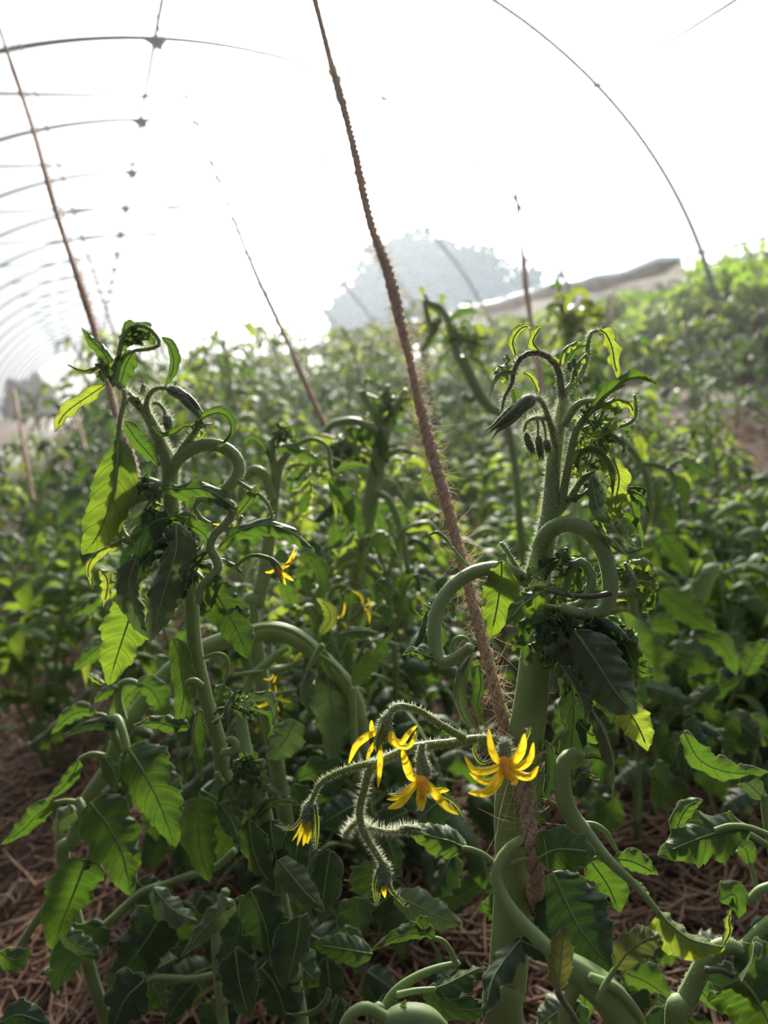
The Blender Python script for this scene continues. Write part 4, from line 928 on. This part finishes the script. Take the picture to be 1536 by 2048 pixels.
# ---- plant behind, left of the main crown
b = P(1010, 1150, .85)
A6 = Plant((b[0], b[1] + .05, 0), 'blurred tomato plant left of the main crown, its curled tips reaching the film roll')
S, Lf = A6.stem, A6.leaf
S(D(.85, [(1040, 1060), (1030, 930), (1008, 838), (978, 813), (953, 777), (923, 716)]), [8, 8, 10, 12, 11], 'main_stem', hair=300, hl=.005, down=True)
S(D(.85, [(953, 790), (940, 800), (925, 790)]), 7)
S(D(.85, [(918, 720), (905, 680), (896, 640), (876, 612), (856, 604), (850, 590)]), [8, 6, 4], hair=200, hl=.005)
S(D(.85, [(848, 600), (856, 640), (860, 670), (842, 704)]), [5, 6, 4])
Lf(D(.85, [(900, 640), (930, 622), (958, 626)]), 18, 'leaf'); Lf(D(.85, [(852, 630), (866, 665), (850, 700)]), 18, 'leaf', roll=.5)
Lf(D(.85, [(880, 605), (886, 595), (876, 590)]), 14, 'pale'); Lf(D(.85, [(850, 590), (842, 580), (846, 572)]), 12, 'pale')
A6.ruffle(925, 680, .86, 42, 18, W=(10, 20), L=(16, 40), mats=('leaf', 'pale', 'pale'), seed=80, hang=.2)
A6.ruffle(880, 640, .86, 30, 8, W=(8, 14), L=(14, 30), mats=('pale',), seed=81, hang=.1)
A7 = Plant((P(1170, 1000, 1.0)[0], P(1170, 1000, 1.0)[1], 0), 'blurred tomato plant directly behind the main crown, a curled leaf at its tip')
A7.stem(D(1.0, [(1150, 900), (1140, 800), (1136, 700), (1140, 650)]), [9, 7, 5], 'main_stem', hair=200, hl=.006, down=True)
A7.leaf(D(1.0, [(1128, 650), (1136, 605), (1156, 580), (1172, 595), (1168, 640)]), 30, 'pale', roll=.5, curl=1.2)
A7.leaf(D(1.0, [(1176, 625), (1196, 628), (1212, 645)]), 20, 'pale')
A7.ruffle(1130, 640, 1.0, 50, 22, W=(12, 24), L=(18, 44), mats=('leaf', 'pale', 'pale'), seed=82, hang=.2)
A7.ruffle(1150, 740, 1.0, 60, 16, W=(14, 30), L=(24, 54), mats=('leaf',), seed=83)

# ---- plant right of the main one, mid distance
b = P(1290, 1260, .62)
A8 = Plant((b[0], b[1] + .03, 0), 'tomato plant right of the main stem, its bent stalk carrying one leaf outwards')
S, Lf = A8.stem, A8.leaf
S(D(.62, [(1262, 1130), (1278, 1080), (1294, 1030), (1296, 975), (1284, 928), (1262, 898), (1238, 872)]), [9, 8, 8, 7, 5], 'main_stem', hair=200, down=True)
S(D(.61, [(1284, 928), (1304, 928), (1332, 934), (1352, 926), (1368, 922)]), [6, 5, 4])
Lf(D(.60, [(1362, 924), (1388, 930), (1420, 952)]), 36, 'leaf', roll=-.2, curl=.6)
S(D(.60, [(1336, 934), (1350, 958), (1342, 985), (1334, 1010)]), [4, 4, 3])
Lf(D(.60, [(1322, 1014), (1340, 1030), (1344, 1066)]), 42, 'leaf', roll=.2)
Lf(D(.60, [(1322, 1066), (1345, 1100), (1378, 1150)]), 56, 'leaf', roll=.1, curl=.5)
S(D(.60, [(1288, 1040), (1268, 1016), (1250, 1024), (1244, 1046)]), [4, 4, 3])
Lf(D(.60, [(1270, 870), (1282, 892), (1284, 920)]), 30, 'pale'); Lf(D(.62, [(1262, 960), (1256, 1000), (1262, 1050)]), 40, 'leaf', roll=.4)
Lf(D(.60, [(1310, 960), (1316, 1000), (1306, 1050)]), 24, 'leaf', roll=.4); Lf(D(.60, [(1350, 950), (1368, 980), (1372, 1020)]), 30, 'leaf')
Lf(D(.56, [(1240, 1225), (1268, 1285), (1310, 1318), (1362, 1318)]), 96, 'leaf', roll=.1, curl=.4, label='broad leaf hanging low behind the stem')
Lf(D(.58, [(1320, 1180), (1360, 1210), (1400, 1240), (1442, 1272)]), 66, 'leaf', roll=.2, curl=.4)
Lf(D(.58, [(1382, 1272), (1420, 1275), (1452, 1300), (1474, 1352)]), 66, 'leaf', roll=-.3, curl=.8)
Lf(D(.6, [(1396, 1200), (1410, 1170), (1440, 1140)]), 44, 'grey', roll=.2, curl=.5); Lf(D(.6, [(1300, 1255), (1330, 1250), (1358, 1268)]), 50, 'leaf', roll=.4)
Lf(D(.6, [(1490, 1350), (1510, 1310), (1540, 1280)]), 56, 'leaf', roll=.2); Lf(D(.6, [(1350, 1300), (1380, 1300), (1410, 1320)]), 50, 'grey', roll=.2, curl=.8)
for q in range(62):
    x = R.uniform(1110, 1560); y = R.uniform(1300, 1600); a = R.uniform(.2, 2.8); l = R.uniform(60, 110)
    Lf(D(R.uniform(.52, .72), [(x, y), (x + l * .5 * math.cos(a), y + l * .4 * math.sin(a)), (x + l * math.cos(a), y + l * math.sin(a))]), R.uniform(44, 90), R.choice(['dark', 'leaf', 'leaf', 'grey']), roll=R.uniform(-.9, .9), curl=.6, nu=30)
for q in range(6):
    x = 1280 + q * 45; S(D(.62, [(x + R.uniform(-40, 40), 1640), (x, 1560), (x + R.uniform(-40, 40), 1450)]), 3.5)

# ---- plant in the lower right corner
b = P(1340, 2150, .27)
A9 = Plant((b[0], b[1], 0), 'tomato plant in the lower right corner with a hooked pale stem and large ribbed leaf')
S, Lf = A9.stem, A9.leaf
S(D(.25, [(1350, 2075), (1368, 2010), (1388, 1965), (1412, 1920), (1440, 1894), (1466, 1894), (1484, 1915), (1486, 1942)]), [20, 20, 18, 17, 15, 13, 9], 'main_stem', hair=800, hl=.0010, down=True, rib=.06)
S(D(.245, [(1412, 1940), (1440, 1940), (1462, 1950), (1478, 1955)]), [7, 5], m='stemp')
Lf(D(.24, [(1474, 1952), (1505, 1985), (1530, 2030), (1560, 2100)]), 190, 'leaf', roll=.2, curl=.5, fold=.2, wave=.06, p=.55, q=.6)
Lf(D(.245, [(1478, 1956), (1520, 1925), (1580, 1905)]), 90, 'leaf', roll=.5, curl=.6, wave=.06)
Lf(D(.245, [(1446, 1893), (1460, 1865), (1458, 1842), (1462, 1818)]), 22, 'pale', roll=.7, curl=1.0, wave=.1)
S(D(.30, [(1560, 1680), (1500, 1656), (1460, 1652), (1430, 1660)]), [7, 6, 5])
Lf(D(.30, [(1500, 1652), (1440, 1664), (1380, 1684), (1316, 1712)]), 118, 'leaf', roll=.25, curl=.7, wave=.07, lobe=.2)
Lf(D(.305, [(1350, 1680), (1360, 1640), (1380, 1610), (1406, 1600)]), 44, 'leaf', roll=.3, curl=.7)
S(D(.31, [(1490, 1664), (1520, 1680), (1560, 1710)]), 6)
Lf(D(.34, [(1368, 1465), (1400, 1520), (1460, 1545), (1540, 1545)]), 62, 'leaf', roll=.3, curl=.6, wave=.06)
S(D(.34, [(1560, 1800), (1532, 1640), (1528, 1590)]), [7, 6]); Lf(D(.34, [(1530, 1600), (1500, 1570), (1480, 1560)]), 50, 'grey')
Lf(D(.36, [(1500, 1730), (1492, 1700), (1475, 1690)]), 44, 'leaf'); S(D(.36, [(1520, 1800), (1510, 1760), (1500, 1725)]), 4)
Lf(D(.34, [(1440, 1800), (1470, 1790), (1476, 1840)]), 60, 'leaf', roll=.3, wave=.05)
S(D(.33, [(1480, 1900), (1520, 1860), (1560, 1830)]), [10, 12]); S(D(.34, [(1500, 1800), (1520, 1780), (1550, 1770)]), [8, 9])
for q in range(16):
    x = R.uniform(1130, 1540); y = R.uniform(1830, 2040); a = R.uniform(.2, 2.8); l = R.uniform(60, 110)
    Lf(D(R.uniform(.33, .44), [(x, y), (x + l * .5 * math.cos(a), y + l * .4 * math.sin(a)), (x + l * math.cos(a), y + l * math.sin(a))]), R.uniform(50, 90), R.choice(['dark', 'leaf', 'grey']), roll=R.uniform(-.9, .9), curl=.6, nu=30)

# ---- low plant at the bottom centre
b = P(800, 2200, .27)
A10 = Plant((b[0], b[1], 0), 'low tomato plant at the bottom edge with an arching stalk and a swollen green node')
S, Lf = A10.stem, A10.leaf
S(D(.262, [(760, 2075), (768, 2022), (790, 1984), (828, 1956), (870, 1938), (918, 1926)], .27), [12, 10, 9, 8, 6], 'main_stem', down=True)
S(D(.265, [(912, 1928), (900, 1900), (885, 1882), (866, 1876)]), [6, 5])
Lf(D(.262, [(870, 1877), (846, 1866), (800, 1872), (745, 1898)]), 46, 'leaf', roll=-.6, curl=.9, wave=.1)
Lf(D(.262, [(850, 1870), (845, 1850), (832, 1836)]), 36, 'leaf', roll=.2)
S(D(.26, [(795, 1990), (830, 1982), (870, 1978)]), [7, 5])
Lf(D(.262, [(866, 1978), (900, 1965), (940, 1945), (976, 1930)]), 66, 'leaf', roll=-.6, curl=.8, wave=.06)
S(D(.25, [(680, 2070), (700, 2032), (730, 2016), (760, 2030), (790, 2050)]), [10, 12, 12, 14])
S(D(.25, [(765, 2050), (800, 2042), (850, 2045), (890, 2062)]), [14, 29, 30, 15], 'swollen_node', 'fruit', rib=.06)
Lf(D(.25, [(805, 2022), (806, 2012), (812, 2000)]), 14, 'pale')
Lf(D(.265, [(855, 1975), (880, 2010), (940, 2020), (990, 2010)]), 60, 'dark', roll=.4)

# ------------------------------------------------------------------ rows of tomato plants behind
def row_plant(rs, parts=True, scale=1.0, seed=0):
    """local plant standing on the origin -> list of (name, MB, mats)"""
    res = []; h = rs.uniform(.44, .60) * scale; lean = (rs.uniform(-.06, .06), rs.uniform(-.06, .06))
    stem = spline([(0, 0, -0.02), (lean[0] * .3 + rs.uniform(-.02, .02), lean[1] * .3, h * .35), (lean[0] + rs.uniform(-.02, .02), lean[1], h * .7), (lean[0] * 1.3, lean[1] * 1.3, h)], 24)
    mb = MB(); tube(mb, stem, np.linspace(.0085, .0035, 24), 8); res.append(('main_stem', mb, ['stem']))
    nl = 11 if parts else 12; ga = rs.uniform(0, 6.28)
    for i in range(nl):
        t = .12 + .86 * i / (nl - 1); k = int(t * 23); b0 = stem[k]; az = ga + i * 2.4; d = np.array([math.cos(az), math.sin(az), 0]); young = t > .75
        ln = (.20 if not young else .12) * rs.uniform(.75, 1.15) * scale; drop = rs.uniform(.02, .14) * (1 if not young else .3)
        rise = .05 if not young else rs.uniform(.05, .12)
        rc = np.array([b0, b0 + d * ln * .35 + [0, 0, rise], b0 + d * ln * .75 + [0, 0, rise - drop * .3], b0 + d * ln + [0, 0, rise - drop - .02]])
        r = spline(rc, 14); mb = MB(); tube(mb, r, np.linspace(.0032, .0012, 14), 5, mi=1, caps=False)
        side = np.array([-d[1], d[0], 0]); mi = 0
        for q, (u, sg) in enumerate([(1, 0), (.78, 1), (.74, -1), (.52, 1), (.48, -1)] if not (young and not parts) else [(1, 0), (.7, 1), (.6, -1)]):
            p0 = r[min(13, int(u * 13))]; L = (.090 if sg == 0 else .070) * rs.uniform(.7, 1.25) * (.7 if young else 1); dr = nrm(d * (.9 if sg == 0 else .45) + side * sg * .9 + rs.uniform(-.3, .3) * np.array([0, 0, 1]))
            c = [p0, p0 + dr * L * .35 + [0, 0, .008], p0 + dr * L * .75 + [0, 0, -L * rs.uniform(0, .3)], p0 + dr * L * .95 + [0, 0, -L * rs.uniform(.2, .8)]]
            leafgeo(mb, c, L * rs.uniform(.48, .72), roll=rs.uniform(-.7, .7), twist=rs.uniform(-.7, .7), curl=rs.uniform(.4, 1.6), teeth=5, tooth=.25, lobe=.25, wave=.08, fold=.15,
                    seed=rs.randint(0, 9999), nu=14 if parts else 8, nv=4, face=(0, 0, 1), mi=0)
        res.append(('leaf', mb, ['pale' if young and rs.random() < .6 else 'leaf', 'stem']))
    if parts and rs.random() < .6:
        for q in range(3):
            az = rs.uniform(0, 6.28); d = np.array([math.cos(az), math.sin(az), 0]); c0 = stem[15] + d * rs.uniform(.04, .08) + [0, 0, rs.uniform(-.02, .04)]
            mb = MB(); tube(mb, spline([stem[15], (stem[15] + c0) / 2 + [0, 0, .02], c0], 8), np.linspace(.0018, .001, 8), 5, mi=1)
            for e in range(5):
                a = e * 1.257; v = np.array([math.cos(a), math.sin(a), -.5]); leafgeo(mb, [c0, c0 + v * .008, c0 + v * .014 + [0, 0, .004]], .005, curl=.8, teeth=1, tooth=0, lobe=0, wave=0, seed=e, nu=6, nv=2, face=(0, 0, 1))
            res.append(('flower', mb, ['petal', 'stem']))
    # curled tips
    for i in range(4):
        az = rs.uniform(0, 6.28); d = np.array([math.cos(az), math.sin(az), 0]); L = rs.uniform(.05, .10); top = stem[-1]
        c = spline([top, top + d * L * .3 + [0, 0, L * .7], top + d * L * .8 + [0, 0, L * .8], top + d * L + [0, 0, L * .25]], 12)
        mb = MB(); tube(mb, c, np.linspace(.003, .0012, 12), 5, mi=1, caps=False)
        leafgeo(mb, c[4:], L * .35, roll=rs.uniform(-1, 1), curl=1.4, teeth=4, tooth=.2, lobe=.3, wave=.12, seed=rs.randint(0, 9999), nu=12, nv=4, face=(0, 0, 1))
        res.append(('leaf', mb, ['pale', 'stem']))
    return res


def merge_mesh(name, pieces):
    names = sorted({m for _, _, ms in pieces for m in ms}); mb = MB()
    for _, q, ms in pieces:
        for v, f, uv, mi in zip(q.v, q.f, q.uv, q.mi):
            pass
        base = mb.n
        for v, uv in zip(q.v, q.uv): mb.v.append(v); mb.uv.append(uv)
        for f, mi in zip(q.f, q.mi): mb.f.append(f + base); mb.mi.append(np.array([names.index(ms[k]) for k in mi]))
        mb.n += q.n
    return mb.mesh(name, names)


rs = random.Random(21)
near_proto = []
for k in range(4):
    pcs = row_plant(rs, True); near_proto.append([(n, mb.mesh(n, ms), ms) for n, mb, ms in pcs])
far_proto = [merge_mesh('tomato_plant', row_plant(rs, False, 1.05)) for k in range(5)]
G1 = 'tomato plants of the first rows behind'; G2 = 'tomato plants of the far rows'


def put_near(x, y, rz, s, label, group=None):
    r = empty('tomato_plant', (x, y, 0), rz); r.scale = (s, s, s); tag(r, label, 'plant', group)
    for n, me, ms in rs.choice(near_proto):
        o = bpy.data.objects.new(n, me); COL.objects.link(o); o.parent = r
    return r


def in_view(x, y, m=.25):
    q = np.array([x, y, 0.45]) - CAM; c = W2C.T @ q
    return c[2] > .2 and -m * 1536 < c[0] / c[2] * FPX + 0 + 768 < (1 + m) * 1536


rows = [(.12, 1.15), (.42, 1.75), (.78, 2.1), (1.15, 1.25), (1.5, 2.0), (1.95, 1.9), (2.8, 2.4), (3.65, 3.0), (-.24, 1.7)]
nn = nf = 0
for X0, y0 in rows:
    y = y0
    while y < (3.2 if X0 < 0 else 19):
        x = X0 + rs.uniform(-.07, .07); rz = rs.uniform(0, 6.28); s = rs.uniform(.92, 1.08) * min(1.06, .80 + .13 * (y - 1)) * (.78 if X0 < 0 else 1)
        if in_view(x, y, .12):
            if y < 3.0:
                lab = 'blurred bushy tomato plant in one of the nearer rows behind the front plants'
                put_near(x, y, rz, s, lab, G1); nn += 1
            else:
                o = bpy.data.objects.new('tomato_plant', rs.choice(far_proto)); COL.objects.link(o); o.location = (x, y, 0); o.rotation_euler = (0, 0, rz); s *= 1.08; o.scale = (s, s, s * 1.04)
                tag(o, 'small blurred tomato plant in the dense far rows below the sky', 'plant', G2); nf += 1
        y += rs.uniform(.30, .42) + .03 * y
for q in range(30):            # low bushy plants filling the bed behind the front stems
    y = rs.uniform(.52, 1.12); x = rs.uniform(.0, .30) * (.6 + y * .6) if q < 19 else rs.uniform(.62, .80) * y + .16
    if q >= 19: y = rs.uniform(.62, 1.1); x = rs.uniform(.55, 1.05) * y + .05
    put_near(x, y, rs.uniform(0, 6.28), rs.uniform(.42, .62), 'low bushy tomato plant in the shade behind the front stems', 'low plants behind the front stems')
print('row plants', nn, nf)

# ------------------------------------------------------------------ weeds on the paths
def weed(rs, L=.05, n=16, h=.14):
    mb = MB()
    for i in range(3):
        az = rs.uniform(0, 6.28); st = spline([(0, 0, -.01), (math.cos(az) * .02, math.sin(az) * .02, h * .6), (math.cos(az) * .05, math.sin(az) * .05, h * rs.uniform(.8, 1.1))], 8)
        tube(mb, st, np.linspace(.0025, .0012, 8), 5, mi=1, caps=False)
        for j in range(n // 3):
            t = .3 + .7 * j / (n // 3 - 1 + 1e-6); b0 = st[min(7, int(t * 7))]; a = az + j * 2.4; d = np.array([math.cos(a), math.sin(a), 0]); l = L * rs.uniform(.7, 1.2)
            leafgeo(mb, [b0, b0 + d * l * .5 + [0, 0, .012], b0 + d * l + [0, 0, rs.uniform(-.02, .01)]], l * .42, roll=rs.uniform(-.5, .5), curl=.5, teeth=3, tooth=.1, lobe=.1, wave=.05,
                    seed=rs.randint(0, 9999), nu=8, nv=4, face=(0, 0, 1))
    return mb.mesh('weed', ['weed', 'stem'])


wm = [weed(rs, rs.uniform(.035, .05), 27, rs.uniform(.12, .20)) for _ in range(5)]
zones = [(.26, 1.05, .95, 3.4, 100, 'leafy green weed on the path behind the main stem', 'weeds on the path behind the main stem'),
         (.62, 1.75, .62, 3.2, 110, 'leafy green weed between the rows at the right edge', 'weeds between the rows at right'),
         (-.50, .04, 1.02, 4.0, 88, 'leafy green weed beside the straw at the left edge', 'weeds beside the straw at left'),
         (.50, 1.15, .50, 1.0, 60, 'leafy green weed between the rows at the right edge', 'weeds between the rows at right'),
         (-2.6, -.25, 4.0, 12, 40, 'small far weed on the open ground towards the conifers', 'far weeds at left')]
nw = 0
for x0, x1, y0, y1, n, lb, gr in zones:
    for q in range(n):
        y = y0 + (y1 - y0) * rs.random() ** 1.4; x = rs.uniform(x0, x1)
        if not in_view(x, y, .05): continue
        o = bpy.data.objects.new('weed', rs.choice(wm)); COL.objects.link(o); o.location = (x, y, 0); s = rs.uniform(.8, 1.5); o.scale = (s, s, s); o.rotation_euler = (0, 0, rs.uniform(0, 6.28))
        tag(o, lb, 'weed', gr); nw += 1
print('weeds', nw)

# ------------------------------------------------------------------ straw on the ground
mb = MB(); n = 26000
yy = .25 + 2.6 * NR.rand(n) ** 1.5; xx = -.55 * (0.3 + yy) + (1.55 * (.5 + yy)) * NR.rand(n); zz = .002 + .02 * NR.rand(n) ** 2
az = NR.rand(n) * 6.283; L = .02 + .07 * NR.rand(n); bend = NR.randn(n) * .4; r = .0009 + .0010 * NR.rand(n)
pts = []
for t in (-.5, -.17, .17, .5):
    a = az + bend * t; pts.append(np.stack([xx + np.cos(a) * L * t, yy + np.sin(a) * L * t, zz + .012 * (t + .5) * NR.rand(n)], -1))
pts = np.stack(pts, 1); d = nrm(pts[:, 3] - pts[:, 0]); s1 = nrm(np.cross(d, [0, 0, 1.0])); s2 = np.cross(d, s1)
ring = [s1, -.5 * s1 + .87 * s2, -.5 * s1 - .87 * s2]
V = np.stack([pts + (q * r[:, None])[:, None, :] for q in ring], 2).reshape(-1, 3)   # n,4,3
b = (np.arange(n) * 12)[:, None]; F = []
for i in range(3):
    for j in range(3): F.append(b + np.array([i * 3 + j, i * 3 + (j + 1) % 3, (i + 1) * 3 + (j + 1) % 3, (i + 1) * 3 + j]))
mb.add(V, np.concatenate(F)); o = mb.build('straw', 'straw')
tag(o, 'reddish brown straw mulch spread over the soil', 'straw', kind='stuff')

# ------------------------------------------------------------------ outside: shrubs, hedge, trees
def crown(rs, n, rx, ry, rz_, leaf, cz, shape='round', mi=0):
    """leaf sprays through the volume of a crown"""
    mb = MB(); u = nrm(rs.randn(n, 3)); rad = (0.35 + 0.65 * rs.rand(n) ** .5)[:, None]
    cl = nrm(rs.randn(14, 3)) * .75; c = cl[rs.randint(0, 14, n)] + rs.randn(n, 3) * .22 if shape == 'clump' else u * rad
    if shape == 'cone': zc = rs.rand(n); a = rs.rand(n) * 6.283; q = (1 - zc) * (.5 + .5 * rs.rand(n)); c = np.stack([np.cos(a) * q, np.sin(a) * q, zc * 2 - 1], -1)
    c = c * np.array([rx, ry, rz_]) + np.array([0, 0, cz]); d = nrm(rs.randn(n, 3)); s = nrm(np.cross(d, rs.randn(n, 3))); l = leaf * (.6 + .8 * rs.rand(n))[:, None]
    nn_ = np.cross(d, s) * l * .12
    V = np.stack([c, c + d * l * .5 + s * l * .28 + nn_, c + d * l, c + d * l * .5 - s * l * .28 + nn_, ], 1).reshape(-1, 3)
    b = np.arange(n)[:, None] * 4
    mb.add(V, np.concatenate([b + np.array([0, 1, 2]), b + np.array([0, 2, 3])]), np.tile([[0, .5], [.5, .9], [1, .5], [.5, .1]], (n, 1)), mi); return mb


def tree(x, y, h, rx, label, shape='clump', leafsize=.25, n=5000, mt='tree', group=None, seed=0, z=0.0):
    rs_ = np.random.RandomState(seed); r = empty('tree', (x, y, z)); tag(r, label, 'tree', group)
    mb = MB(); tube(mb, spline([(0, 0, -.1), (.1, 0, h * .4), (0, .1, h * .85)], 12), np.linspace(h * .03, h * .008, 12), 8)
    for k in range(7):
        a = k * 2.4; t = h * (.3 + .07 * k); tube(mb, spline([(0.05, 0, t), (math.cos(a) * rx * .4, math.sin(a) * rx * .4, t + h * .1), (math.cos(a) * rx * .75, math.sin(a) * rx * .75, t + h * .22)], 6), np.linspace(h * .01, h * .003, 6), 5)
    mb.build('trunk', 'bark', r); crown(rs_, n, rx, rx, h * .42, leafsize, h * .58, shape).build('crown', mt, r); return r


tree(10.6, 22, 4.3, 2.3, 'tallest bluish tree seen through the film behind the rope', seed=1, n=6500, leafsize=.3)
tree(8.6, 21, 2.9, 1.6, 'lower bluish tree at the left end of the group behind the film', seed=2, n=3500, leafsize=.3)
tree(12.6, 20.5, 3.5, 1.8, 'bluish tree at the right end of the group behind the film', seed=3, n=5000, leafsize=.3)
tree(14.0, 26, 4.4, 2.5, 'paler bluish tree farther back behind the film', seed=4, n=4000, leafsize=.3)
for q, (x, y, h) in enumerate([(-2.5, 44, 2.2), (-3.1, 43, 1.9), (-3.9, 46, 2.1)]):
    tree(x, y, h, 1.0, ['pointed dark conifer on the left horizon, rightmost of three', 'middle dark conifer on the left horizon', 'leftmost dark conifer on the left horizon'][q], 'cone', .3, 3000, 'tree', seed=20 + q)
bm = []
for k in range(4):
    rs_ = np.random.RandomState(50 + k); bm.append(crown(rs_, 1500, .42, .42, .42, .11, .42, 'clump').mesh('shrub', ['bush']))
for q in range(90):
    y = 3.2 + 12 * rs.random() ** 1.3; x = 5.2 + rs.random() * (1.0 + y * .7)
    o = bpy.data.objects.new('shrub', rs.choice(bm)); COL.objects.link(o); s = rs.uniform(.8, 1.15); zs = s * (.95 + .10 * (x - 5))
    o.location = (x, y, 0.02 * max(0, x - 7)); o.scale = (s, s, zs); o.rotation_euler = (0, 0, rs.uniform(0, 6.28))
    tag(o, 'sunlit green shrub in the field outside the right side of the tunnel', 'shrub', 'shrubs outside the tunnel at right')

# ------------------------------------------------------------------ thin haze volume added for sun glare and a milky distance
m, g = mat('tunnel_haze')
vs = g.n('ShaderNodeVolumeScatter', {'Color': (1.0, 1.0, 1.0, 1), 'Density': 0.0042, 'Anisotropy': 0.72})
o_ = g.n('ShaderNodeOutputMaterial'); g.nt.links.new(vs.outputs[0], o_.inputs['Volume']); M['haze'] = m
hz = ell('glare_haze', (-2.6, 4.55, -1.5, 35, -0.15, 2.6), 'haze', 'stuff')
tag(hz, 'thin haze added to the tunnel for sun glare and a milky distance', 'haze', kind='stuff')
